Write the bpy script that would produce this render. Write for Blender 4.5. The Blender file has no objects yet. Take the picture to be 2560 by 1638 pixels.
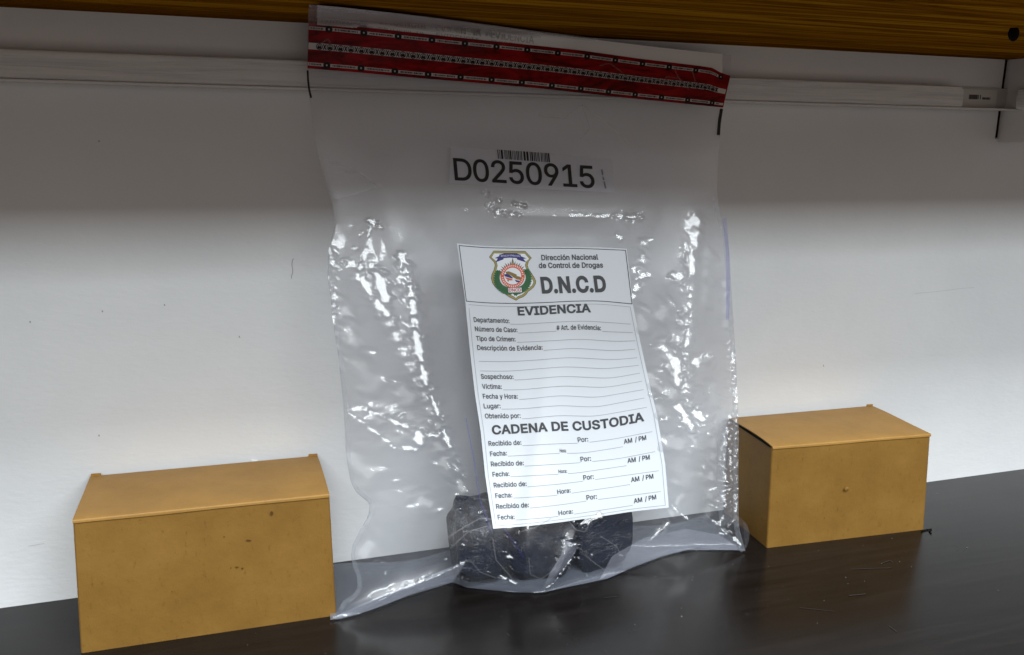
import bpy, math, random
import numpy as np
from mathutils import Vector, Matrix
random.seed(7)
RNG = np.random.RandomState(11)
sc = bpy.context.scene
COL = sc.collection

# ------------------------------------------------------------------ camera
H = 0.30                       # camera height above the table, metres
F_PX, CX, CY = 2179.913, 1280.0, 819.0      # solved from the two vanishing points
R = np.array([[0.94948636, 0.05429436, -0.30907568],
              [-0.31349712, 0.20796678, -0.92653622],
              [0.01397179, 0.97662784, 0.21448275]])
cam_d = bpy.data.cameras.new('camera')
cam = bpy.data.objects.new('camera', cam_d); COL.objects.link(cam)
cam_d.sensor_width = 36.0; cam_d.lens = F_PX / 2560 * 36.0
cam_d.clip_start = 0.01; cam_d.clip_end = 50
M = Matrix.Identity(4)
for i in range(3):
    for j in range(3): M[i][j] = R[i, j]
M[2][3] = H
cam.matrix_world = M
sc.camera = cam

# ------------------------------------------------------------------ light
SHELF_Z, WALL_Y, SHELF_FRONT, SIDE_X = 0.367, 0.583, 0.366, 0.622
world = bpy.data.worlds.new('World'); sc.world = world; world.use_nodes = True
bg = world.node_tree.nodes['Background']
wt = world.node_tree
_tc = wt.nodes.new('ShaderNodeTexCoord'); _sp = wt.nodes.new('ShaderNodeSeparateXYZ'); _rp = wt.nodes.new('ShaderNodeValToRGB'); _ad = wt.nodes.new('ShaderNodeMath')
_ad.operation = 'MULTIPLY_ADD'; _ad.inputs[1].default_value = .5; _ad.inputs[2].default_value = .5
wt.links.new(_tc.outputs['Generated'], _sp.inputs[0]); wt.links.new(_sp.outputs['Z'], _ad.inputs[0]); wt.links.new(_ad.outputs[0], _rp.inputs[0]); wt.links.new(_rp.outputs[0], bg.inputs[0])
_e = _rp.color_ramp.elements                        # the room around: dim floor below, pale ceiling above
_e[0].position = .30; _e[0].color = (.66, .57, .50, 1); _e[1].position = .80; _e[1].color = (1.0, .95, .92, 1)
_m = _e.new(.52); _m.color = (.65, .60, .575, 1); bg.inputs[1].default_value = 0.52

def area(name, loc, sx, sy, power, color, rot=(0, 0, 0)):
    d = bpy.data.lights.new(name, 'AREA'); d.shape = 'RECTANGLE'; d.size = sx; d.size_y = sy
    d.energy = power; d.color = color
    o = bpy.data.objects.new(name, d); COL.objects.link(o); o.location = loc; o.rotation_euler = rot
    return o
LAMPS = [(-0.80, -2.40, 1.80), (1.60, -2.40, 1.80)]
for lp in LAMPS:
    area('ceiling_lamp', lp, 1.40, 0.95, 74, (0.90, 0.97, 1.0))
area('near_lamp', (0.25, -0.74, 1.66), 1.40, 0.50, 50, (0.90, 0.97, 1.0))
area('ceiling_bounce', (0.2, -1.0, 1.9), 4.0, 2.6, 44, (1.0, 0.97, 0.93))

sc.view_settings.view_transform = 'Standard'; sc.view_settings.look = 'None'
sc.view_settings.exposure = 0.0; sc.view_settings.gamma = 1.0
sc.view_settings.use_curve_mapping = False
cy = sc.cycles
cy.max_bounces = 14; cy.diffuse_bounces = 5; cy.glossy_bounces = 4; cy.transmission_bounces = 4
cy.transparent_max_bounces = 24
cy.caustics_reflective = False; cy.caustics_refractive = False
cy.sample_clamp_indirect = 4.0
cy.use_denoising = True

# ------------------------------------------------------------------ helpers
def ray(px, py):
    px = np.asarray(px, float); py = np.asarray(py, float)
    c = np.stack([px - CX, -(py - CY), -F_PX * np.ones_like(px)], -1)
    return c @ R.T
def at_y(px, py, Y):
    r = ray(px, py); t = Y / r[..., 1]
    p = r * t[..., None]; p[..., 2] += H
    return p
def y_at_z(px, py, z):
    r = ray(px, py)
    dz = np.where(np.abs(r[..., 2]) < 1e-6, 1e-6, r[..., 2])
    t = (z - H) / dz
    y = r[..., 1] * t
    return np.where(t > 0, y, 99.0)

def tag(o, label=None, cat=None, group=None, kind=None):
    if label: o['label'] = label
    if cat: o['category'] = cat
    if group: o['group'] = group
    if kind: o['kind'] = kind
    return o
def empty(name, loc=(0, 0, 0)):
    o = bpy.data.objects.new(name, None); COL.objects.link(o); o.location = loc
    o.empty_display_size = 0.02
    return o
def mesh_obj(name, verts, faces, mats, parent=None, smooth=True, fmats=None):
    me = bpy.data.meshes.new(name)
    me.from_pydata([tuple(map(float, v)) for v in verts], [], [tuple(int(i) for i in f) for f in faces])
    for m in (mats if isinstance(mats, (list, tuple)) else [mats]): me.materials.append(m)
    if fmats is not None: me.polygons.foreach_set('material_index', np.asarray(fmats, np.int32))
    me.polygons.foreach_set('use_smooth', np.full(len(me.polygons), bool(smooth)))
    me.update()
    o = bpy.data.objects.new(name, me); COL.objects.link(o)
    if parent is not None:
        o.parent = parent
        o.matrix_parent_inverse = Matrix.Translation(-Vector(parent.location))
        if parent.parent is not None: o.matrix_parent_inverse = Matrix.Identity(4)
    return o

class MB:
    """collects polygons for one mesh"""
    def __init__(s): s.v = []; s.f = []; s.m = []
    def add(s, verts, faces, mi=0):
        b = len(s.v); s.v += [tuple(v) for v in verts]
        s.f += [tuple(b + i for i in f) for f in faces]; s.m += [mi] * len(faces)
    def box(s, x0, x1, y0, y1, z0, z1, mi=0):
        v = [(x, y, z) for x in (x0, x1) for y in (y0, y1) for z in (z0, z1)]
        s.add(v, [(0, 1, 3, 2), (4, 6, 7, 5), (0, 4, 5, 1), (2, 3, 7, 6), (0, 2, 6, 4), (1, 5, 7, 3)], mi)
    def grid(s, P, mi=0):
        n, m = P.shape[:2]
        f = [(i*m+j, i*m+j+1, (i+1)*m+j+1, (i+1)*m+j) for i in range(n-1) for j in range(m-1)]
        s.add(P.reshape(-1, 3).tolist(), f, mi)
    def tube(s, pts, rad, n=8, mi=0):
        pts = [Vector(p) for p in pts]; rings = []
        for i, p in enumerate(pts):
            d = (pts[min(i+1, len(pts)-1)] - pts[max(i-1, 0)]).normalized()
            a = d.cross(Vector((0.3, 0.2, 0.93))).normalized(); b = d.cross(a)
            r = rad[i] if isinstance(rad, (list, tuple)) else rad
            rings += [p + a*math.cos(2*math.pi*k/n)*r + b*math.sin(2*math.pi*k/n)*r for k in range(n)]
        f = [(i*n+k, i*n+(k+1) % n, (i+1)*n+(k+1) % n, (i+1)*n+k) for i in range(len(pts)-1) for k in range(n)]
        f += [tuple(range(n))[::-1], tuple((len(pts)-1)*n+k for k in range(n))]
        s.add(rings, f, mi)
    def build(s, name, mats, parent=None, smooth=False):
        return mesh_obj(name, s.v, s.f, mats, parent, smooth, s.m)
def bevel(o, w, seg=2):
    b = o.modifiers.new('bevel', 'BEVEL'); b.width = w; b.segments = seg; b.limit_method = 'ANGLE'
    b.angle_limit = math.radians(40)
    return o

# ------------------------------------------------------------------ materials
class NT:
    def __init__(s, name):
        s.mat = bpy.data.materials.new(name); s.mat.use_nodes = True
        s.t = s.mat.node_tree; s.n = s.t.nodes; s.l = s.t.links
        s.b = s.n['Principled BSDF']; s.out = s.n['Material Output']
        s.tc = s.n.new('ShaderNodeTexCoord')
    def new(s, ty, **kw):
        n = s.n.new(ty)
        for k, v in kw.items():
            if k.startswith('_'): setattr(n, k[1:], v)
            else: n.inputs[k.replace('_', ' ')].default_value = v
        return n
    def link(s, a, b): s.l.new(a, b)
    def mapping(s, scale, rot=(0, 0, 0)):
        m = s.n.new('ShaderNodeMapping'); m.inputs['Scale'].default_value = scale; m.inputs['Rotation'].default_value = rot
        s.link(s.tc.outputs['Object'], m.inputs['Vector']); return m.outputs[0]
    def noise(s, scale, detail=4, rough=.55, dist=0, vec=None):
        n = s.new('ShaderNodeTexNoise', Scale=scale, Detail=detail, Roughness=rough, Distortion=dist)
        s.link(vec or s.tc.outputs['Object'], n.inputs['Vector']); return n.outputs['Fac']
    def ramp(s, fac, stops):
        r = s.n.new('ShaderNodeValToRGB'); e = r.color_ramp.elements
        while len(e) < len(stops): e.new(0.5)
        for k, (p, c) in enumerate(stops):
            e[k].position = p; e[k].color = (*c, 1) if len(c) == 3 else c
        s.link(fac, r.inputs[0]); return r.outputs[0]
    def bump(s, h, strength, dist, prev=None):
        b = s.new('ShaderNodeBump', Strength=strength, Distance=dist); s.link(h, b.inputs['Height'])
        if prev is not None: s.link(prev, b.inputs['Normal'])
        return b.outputs[0]
def plain(name, col, rough=.6, spec=.4, coat=0):
    t = NT(name); b = t.b
    b.inputs['Base Color'].default_value = (*col, 1); b.inputs['Roughness'].default_value = rough
    b.inputs['Specular IOR Level'].default_value = spec; b.inputs['Coat Weight'].default_value = coat
    b.inputs['Coat Roughness'].default_value = .12
    return t.mat

def mat_wall():
    t = NT('white_paint')
    n1 = t.noise(9, 5, .6); n2 = t.noise(160, 4, .6, vec=t.mapping((1, 1, 2.4)))
    c = t.ramp(n1, [(.3, (.70, .72, .74)), (.7, (.76, .775, .785))]); t.link(c, t.b.inputs['Base Color'])
    t.b.inputs['Roughness'].default_value = .55; t.b.inputs['Specular IOR Level'].default_value = .35
    n3 = t.noise(28, 3, .5, vec=t.mapping((1, 1, 1.6)))
    b = t.bump(n3, .12, .004); b = t.bump(n2, .22, .0009, b); t.link(b, t.b.inputs['Normal'])
    return t.mat
def mat_batten():
    t = NT('painted_batten')
    n1 = t.noise(12, 5, .65, .6, t.mapping((.9, 1, 26)))
    c = t.ramp(n1, [(.3, (.58, .60, .62)), (.52, (.72, .74, .75)), (.75, (.78, .79, .80))]); t.link(c, t.b.inputs['Base Color'])
    t.b.inputs['Roughness'].default_value = .5
    t.link(t.bump(n1, .5, .002), t.b.inputs['Normal'])
    return t.mat
def mat_pine():
    t = NT('varnished_pine')
    n = t.noise(2.6, 6, .66, .7, t.mapping((.7, 15, 15)))
    n2 = t.noise(3.0, 4, .6, .4, t.mapping((2.5, 70, 70)))
    c1 = t.ramp(n, [(.30, (.125, .040, .0020)), (.42, (.34, .145, .008)), (.50, (.16, .055, .003)), (.58, (.44, .21, .012)), (.72, (.28, .115, .006))])
    c2 = t.ramp(n2, [(.3, (.72, .66, .6)), (.6, (1, 1, 1))])
    mx = t.n.new('ShaderNodeMix'); mx.data_type = 'RGBA'; mx.blend_type = 'MULTIPLY'; mx.inputs[0].default_value = .7
    t.link(c1, mx.inputs[6]); t.link(c2, mx.inputs[7]); t.link(mx.outputs[2], t.b.inputs['Base Color'])
    t.b.inputs['Roughness'].default_value = .5; t.b.inputs['Specular IOR Level'].default_value = .0
    return t.mat
def mat_table():
    t = NT('dark_laminate')
    n = t.noise(3.2, 6, .62, .8, t.mapping((2.5, 30, 1)))
    c = t.ramp(n, [(.3, (.0050, .0040, .0036)), (.55, (.0090, .0072, .0066)), (.75, (.0150, .0122, .0112))]); t.link(c, t.b.inputs['Base Color'])
    r = t.ramp(t.noise(7, 5, .6), [(.3, (.19, .19, .19)), (.75, (.29, .29, .29))]); t.link(r, t.b.inputs['Roughness'])
    t.b.inputs['Specular IOR Level'].default_value = .28
    t.link(t.bump(n, .15, .0006), t.b.inputs['Normal'])
    return t.mat
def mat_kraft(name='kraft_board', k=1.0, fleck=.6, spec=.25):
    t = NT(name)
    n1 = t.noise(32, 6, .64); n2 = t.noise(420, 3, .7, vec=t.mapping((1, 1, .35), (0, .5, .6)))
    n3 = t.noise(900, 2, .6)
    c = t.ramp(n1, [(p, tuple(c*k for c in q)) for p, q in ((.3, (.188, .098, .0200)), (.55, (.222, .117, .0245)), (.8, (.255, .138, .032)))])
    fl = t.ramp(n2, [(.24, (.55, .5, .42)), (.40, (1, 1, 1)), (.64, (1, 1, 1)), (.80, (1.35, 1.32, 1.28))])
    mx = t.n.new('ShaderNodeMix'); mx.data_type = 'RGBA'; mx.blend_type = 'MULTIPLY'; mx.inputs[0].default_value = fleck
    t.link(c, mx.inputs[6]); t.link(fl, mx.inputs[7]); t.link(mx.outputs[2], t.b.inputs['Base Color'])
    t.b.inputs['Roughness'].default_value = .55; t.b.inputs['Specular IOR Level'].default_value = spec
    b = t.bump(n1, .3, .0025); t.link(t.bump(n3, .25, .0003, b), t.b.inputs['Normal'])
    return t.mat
def mat_film(name, haze=.05, haze_col=(.80, .86, .97), tint=(.985, .987, .993), gloss=1.0, rough=.09, bump=.035, bscale=90, soft=.62):
    """thin clear polythene: mostly clear, a little milk, a glossy skin"""
    t = NT(name); t.n.remove(t.b)
    tr = t.new('ShaderNodeBsdfTransparent', Color=(*tint, 1))
    df = t.new('ShaderNodeBsdfDiffuse', Color=(*haze_col, 1)); tl = t.new('ShaderNodeBsdfTranslucent', Color=(*haze_col, 1))
    mh = t.new('ShaderNodeMixShader', Fac=.45); t.link(df.outputs[0], mh.inputs[1]); t.link(tl.outputs[0], mh.inputs[2])
    m1 = t.new('ShaderNodeMixShader', Fac=haze); t.link(tr.outputs[0], m1.inputs[1]); t.link(mh.outputs[0], m1.inputs[2])
    gl = t.new('ShaderNodeBsdfGlossy', Roughness=rough); gs = t.new('ShaderNodeBsdfGlossy', Roughness=.37)
    gm = t.new('ShaderNodeMixShader', Fac=soft); t.link(gl.outputs[0], gm.inputs[1]); t.link(gs.outputs[0], gm.inputs[2])
    nz = t.noise(bscale, 4, .6, .4); b = t.bump(nz, bump, .0012); t.link(b, gl.inputs['Normal']); t.link(b, gs.inputs['Normal'])
    lw = t.new('ShaderNodeLayerWeight', Blend=.5); t.link(b, lw.inputs['Normal'])
    pw = t.n.new('ShaderNodeMath'); pw.operation = 'POWER'; pw.inputs[1].default_value = 5; t.link(lw.outputs['Facing'], pw.inputs[0])
    mu = t.n.new('ShaderNodeMath'); mu.operation = 'MULTIPLY_ADD'; mu.inputs[1].default_value = .6; mu.inputs[2].default_value = .045*gloss; mu.use_clamp = True
    t.link(pw.outputs[0], mu.inputs[0])
    m2 = t.n.new('ShaderNodeMixShader'); t.link(mu.outputs[0], m2.inputs[0]); t.link(m1.outputs[0], m2.inputs[1]); t.link(gm.outputs[0], m2.inputs[2])
    t.link(m2.outputs[0], t.out.inputs['Surface'])
    return t.mat
def mat_paper():
    t = NT('white_label')
    t.b.inputs['Base Color'].default_value = (.66, .70, .755, 1); t.b.inputs['Roughness'].default_value = .5
    t.b.inputs['Coat Weight'].default_value = .25; t.b.inputs['Coat Roughness'].default_value = .15
    t.link(t.bump(t.noise(60, 3), .12, .001), t.b.inputs['Normal'])
    return t.mat
def mat_tape():
    t = NT('red_tape')
    n = t.noise(38, 6, .7, 1.2, t.mapping((1, 1, 3.5)))
    c = t.ramp(n, [(.36, (.07, .0008, .003)), (.55, (.26, .002, .006)), (.78, (.42, .010, .012))]); t.link(c, t.b.inputs['Base Color'])
    t.b.inputs['Roughness'].default_value = .3; t.b.inputs['Specular IOR Level'].default_value = .25; t.b.inputs['Coat Weight'].default_value = .25
    t.link(t.bump(t.noise(70, 4), .35, .0015), t.b.inputs['Normal'])
    return t.mat
def mat_bundle():
    t = NT('black_wrap')
    n = t.noise(38, 6, .66, 1.8); n2 = t.noise(34, 4, .6, 2.2); n3 = t.noise(95, 5, .65, 1.2, t.mapping((1, 1, .45), (.3, .2, .5)))
    ab = t.n.new('ShaderNodeMath'); ab.operation = 'SUBTRACT'; ab.inputs[1].default_value = .5; t.link(n, ab.inputs[0])
    a2 = t.n.new('ShaderNodeMath'); a2.operation = 'ABSOLUTE'; t.link(ab.outputs[0], a2.inputs[0])
    mk = t.ramp(t.noise(50, 3), [(.45, (0, 0, 0)), (.62, (.16, .16, .16))]); a3 = t.n.new('ShaderNodeMath'); a3.operation = 'SUBTRACT'; a3.inputs[0].default_value = .17; t.link(mk, a3.inputs[1]); a4 = t.n.new('ShaderNodeMath'); t.link(a2.outputs[0], a4.inputs[0]); t.link(a3.outputs[0], a4.inputs[1])
    c = t.ramp(a4.outputs[0], [(.0, (.060, .068, .090)), (.02, (.030, .036, .052)), (.05, (.0025, .005, .013)), (.2, (.0035, .008, .022))]); t.link(c, t.b.inputs['Base Color'])  # pale wisps: glints of the crinkled wrap painted into its colour
    r_ = t.ramp(a2.outputs[0], [(0, (1, 1, 1)), (.03, (.3, .3, .3)), (.09, (0, 0, 0))])
    t.b.inputs['Roughness'].default_value = .12; t.b.inputs['Specular IOR Level'].default_value = .5
    b = t.bump(n2, .10, .006); b = t.bump(r_, .5, .0012, b); t.link(t.bump(n3, .9, .0022, b), t.b.inputs['Normal'])
    return t.mat

WALL = mat_wall(); BATTEN = mat_batten(); PINE = mat_pine(); TABLE = mat_table(); KRAFT = mat_kraft(); KRAFT_LID = mat_kraft('toplit_smooth_kraft', 1.5, .3, .5)  # lid board: smoother, and the brighter light on top is put into its colour
FILM_F = mat_film('clear_film', .014, gloss=2.2, haze_col=(.72, .80, .98), rough=.10)
FILM_B = mat_film('clear_film_back', .08, gloss=1.8, haze_col=(.72, .80, .98), rough=.12)
FILM_E = mat_film('sealed_film', .10, gloss=1.3, rough=.08, bump=.25, bscale=260)
FILM_BLUE = mat_film('blue_glint_film', .10, haze_col=(.16, .16, .85), tint=(.86, .87, 1.0), gloss=1.2)
FILM_BOT = mat_film('bottom_film', .07, haze_col=(.74, .80, .95), rough=.1)
FILM_GUS = mat_film('gusset_film', .17, haze_col=(.70, .79, .98), rough=.12, bump=.2)
FILM_FOLD = mat_film('folded_film', .20, haze_col=(.74, .79, .95), gloss=2.4, rough=.1, bump=.6, bscale=60)
FILM_CRN = mat_film('corner_film', .10, haze_col=(.80, .82, .90), gloss=1.6, rough=.1, bump=.3)
FILM_WISP = mat_film('crease_glint_film', .11, haze_col=(.74, .76, .84), gloss=2.2, rough=.15, bump=.5)  # pale haze that paints the glints along creases
PAPER = mat_paper(); TAPE = mat_tape(); BUNDLE = mat_bundle()
LINER = plain('white_liner', (.78, .78, .78), .5); GHOST = plain('ghost_ink', (.50, .50, .50), .6)
GREYINK = plain('grey_ink', (.055, .058, .065), .55); BLACKINK = plain('black_ink', (.008, .007, .007), .5)
LINEINK = plain('line_ink', (.34, .36, .39), .55)
TAPEWHITE = plain('tape_white', (.60, .58, .57), .4); TAPEBLACK = plain('tape_black', (.006, .005, .006), .35)
DARK = plain('black_gap', (.006, .005, .004), .8, .1); PUTTY = plain('white_putty', (.78, .78, .76), .6)
CAP = plain('white_plastic', (.72, .73, .74), .4); BASEPL = plain('shaded_plastic', (.50, .50, .48), .45); STICKER = plain('sticker_paper', (.60, .60, .58), .5)  # base plate and sticker greyed, the shade of their recess is in the colour
SMUDGE = plain('grey_scuff', (.36, .36, .36), .7); DUST = plain('pale_dust', (.22, .21, .20), .9)
SCRATCH = plain('pale_scratch', (.030, .027, .026), .7)
NUMPAPER = mat_film('number_label_film', .75, haze_col=(.82, .84, .92), gloss=1.0, rough=.2)

# ------------------------------------------------------------------ the setting
m = MB(); m.box(-1.1, 1.4, .02, WALL_Y + .02, -.03, 0)
o = m.build('tabletop', TABLE); tag(o, kind='structure')
m = MB(); m.box(-1.1, SIDE_X - .0034, WALL_Y, WALL_Y + .016, 0, SHELF_Z); m.box(SIDE_X - .0034, 1.4, WALL_Y, WALL_Y + .016, 0, .3035)
wall = m.build('back_wall', WALL); tag(wall, kind='structure')
m = MB(); m.box(SIDE_X - .0033, SIDE_X - .0001, WALL_Y + .0008, WALL_Y + .016, .3045, SHELF_Z - .0002, 0)
o = m.build('corner_gap', DARK); tag(o, kind='structure')
m = MB(); m.box(SIDE_X, SIDE_X + .018, .545, WALL_Y + .0098, .3008, SHELF_Z)
o = m.build('support_panel', WALL); tag(o, 'white support block at the far right end, carrying the wooden shelf', 'panel')

shelf = empty('wooden_shelf', (-.2, .47, SHELF_Z))
tag(shelf, 'varnished pine shelf board running overhead along the top of the photo', 'shelf')
m = MB(); m.box(-1.1, 1.4, SHELF_FRONT + .0022, WALL_Y + .016, SHELF_Z, SHELF_Z + .02)
bevel(m.build('board', PINE, shelf), .001)
m = MB(); m.box(-1.1, 1.4, .330, SHELF_FRONT, SHELF_Z - .0004, SHELF_Z + .02)
bevel(m.build('front_edging', PINE, shelf), .0012)
kp = at_y(2382*1.0636, 66*1.0636, y_at_z(2382*1.0636, 66*1.0636, SHELF_Z))
zz = [.0005, -.0006, -.0022, -.0042, -.0058, -.0070, -.0075]; rr = [.0016, .0024, .0031, .0030, .0025, .0015, .0004]
m = MB(); m.tube([(kp[0] + .0003*k, kp[1], SHELF_Z + z) for k, z in enumerate(zz)], rr, 16)
m.build('screw', DARK, shelf, True)

# painted batten on the wall under the shelf
bat = empty('wall_batten', (.2, WALL_Y, .327))
tag(bat, 'white painted batten fixed along the back wall just under the wooden shelf', 'batten')
ZB0, ZB1, XB = .3275, .3435, .567
m = MB()
N = 10; prof = []
yb0, yb1 = WALL_Y - .0135, WALL_Y - .0032
out = [(-1.1, ZB0), (XB - .002, ZB0)] + [(XB - .002 + .002*math.sin(a), ZB0 + .002 - .002*math.cos(a)) for a in np.linspace(.2, math.pi/2, 5)]
out += [(XB, ZB1 - .005)] + [(XB - .005 + .005*math.cos(a), ZB1 - .005 + .005*math.sin(a)) for a in np.linspace(.2, math.pi/2, 6)] + [(-1.1, ZB1)]
n = len(out)
m.add([(x, yb0, z) for x, z in out] + [(x, yb1, z) for x, z in out], [tuple(range(n)), tuple(range(n, 2*n))[::-1]] + [(i, i+n, (i+1) % n+n, (i+1) % n) for i in range(n)])
bevel(m.build('front_board', BATTEN, bat), .001)
m = MB(); m.box(-1.1, SIDE_X - .0004, WALL_Y - .003, WALL_Y - .0002, ZB0 - .0012, ZB1 + .0002)
m.build('base_plate', BASEPL, bat)
m = MB(); m.box(-1.1, SIDE_X - .0004, WALL_Y - .0160, WALL_Y - .0034, ZB0 - .0016, ZB0 - .0001)
bevel(m.build('bottom_lip', CAP, bat), .0005)
m = MB(); m.box(.5755, .611, WALL_Y - .0036, WALL_Y - .0032, ZB0 + .0008, ZB1 - .0012)
stk = m.build('sticker', STICKER, bat)
m = MB()
xx = .582
for k in range(16):
    w = random.choice([.0006, .0009, .0013])
    if k in (8, 9): xx += .0012
    hgt = .0036 if k < 9 else .0018
    m.box(xx, xx + w, WALL_Y - .0040, WALL_Y - .0037, .3345, .3345 + hgt); xx += w + random.choice([.0004, .0007])
m.build('barcode', plain('faded_ink', (.10, .10, .10)), stk)
bat2 = empty('side_batten', (SIDE_X, .55, .327))
tag(bat2, 'short end of white batten on the right side wall beside the corner', 'batten')
m = MB(); m.box(SIDE_X - .010, SIDE_X - .0003, .548, WALL_Y - .020, ZB0 - .001, ZB1)
bevel(m.build('front_board', BATTEN, bat2), .0035, 3)

# marks on the wall
pp = at_y(597*1.0636, 1085*1.0636, WALL_Y)
m = MB(); rr = []
for i in range(6):
    ph = i/5*math.pi/2
    for k in range(16):
        a = 2*math.pi*k/16; q = 1 + .18*math.sin(3*a+1) + .1*math.sin(5*a)
        rr.append((pp[0] + .0024*math.cos(a)*q*math.cos(ph), WALL_Y - .0016*math.sin(ph) - .0001, pp[2] + .0017*math.sin(a)*q*math.cos(ph)))
m.add(rr, [(i*16+k, i*16+(k+1) % 16, (i+1)*16+(k+1) % 16, (i+1)*16+k) for i in range(5) for k in range(16)])
tag(m.build('putty_blob', PUTTY, None, True), 'small white putty blob stuck on the wall above the left cardboard box', 'putty')
def wall_line(name, pts, w, mat=SMUDGE):
    m = MB(); P3 = [at_y(x*1.0636, y*1.0636, WALL_Y - .0002) for x, y in pts]
    for a, b in zip(P3[:-1], P3[1:]):
        d = (b - a); d /= np.linalg.norm(d); nn = np.array([-d[2], 0, d[0]])*w
        m.add([a - nn, b - nn, b + nn, a + nn], [(0, 1, 2, 3)])
    o = m.build(name, mat, wall); return o
wall_line('scratch', [(690, 608), (687, 613), (686, 625), (688, 632), (688, 642), (685, 648), (685, 655)], .00022)
wall_line('scratch', [(2150, 690), (2200, 686), (2260, 678), (2290, 676)], .00016, plain('faint_scuff', (.55, .56, .57), .7))
wall_line('scratch', [(66, 1284), (90, 1280), (104, 1278)], .00016, plain('faint_scuff_b', (.5, .51, .52), .7))
for (x, y) in [(386, 715), (232, 1022), (240, 730), (562, 790), (70, 755), (1935, 858), (2060, 970), (232, 330), (1970, 985)]:
    wall_line('speck', [(x, y), (x + 1.5, y + 4)], .00035)

# dust and scratches on the table
m = MB()
for k in range(110):
    x = random.uniform(-.1, .6); y = random.uniform(.40, .56); r = random.uniform(.00015, .00045)*(1.6 if random.random() < .1 else 1)
    a0 = random.random()*6
    v = [(x + r*math.cos(a0 + a)*random.uniform(.5, 1.2), y + r*math.sin(a0 + a)*random.uniform(.5, 1.2), .0002) for a in (0, 1.3, 2.5, 3.9, 5.1)]
    m.add(v + [(x, y, .0002 + r*.8)], [(0, 1, 5), (1, 2, 5), (2, 3, 5), (3, 4, 5), (4, 0, 5)])
tag(m.build('dust', DUST), 'pale dust specks scattered over the dark tabletop', 'dust', kind='stuff')
tbl = bpy.data.objects['tabletop']
def table_line(pts, w):
    m = MB(); P3 = [at_y(x*1.0636, y*1.0636, y_at_z(x*1.0636, y*1.0636, .0003)) for x, y in pts]
    for a, b in zip(P3[:-1], P3[1:]):
        d = (b - a); d /= np.linalg.norm(d); nn = np.array([-d[1], d[0], 0])*w
        m.add([a - nn, b - nn, b + nn, a + nn], [(0, 1, 2, 3)])
    m.build('scratch', SCRATCH, tbl)
table_line([(2000, 1338), (2050, 1336), (2095, 1335)], .0003)
table_line([(2070, 1325), (2092, 1317), (2098, 1322)], .0003)
table_line([(2090, 1472), (2108, 1485)], .0003); table_line([(1995, 1400), (2035, 1396)], .0004)
table_line([(1880, 1428), (1960, 1437)], .0002); table_line([(1190, 1488), (1197, 1495)], .0003)
table_line([(700, 1620), (716, 1610)], .0003); table_line([(1420, 1405), (1450, 1402)], .0003)

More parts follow.
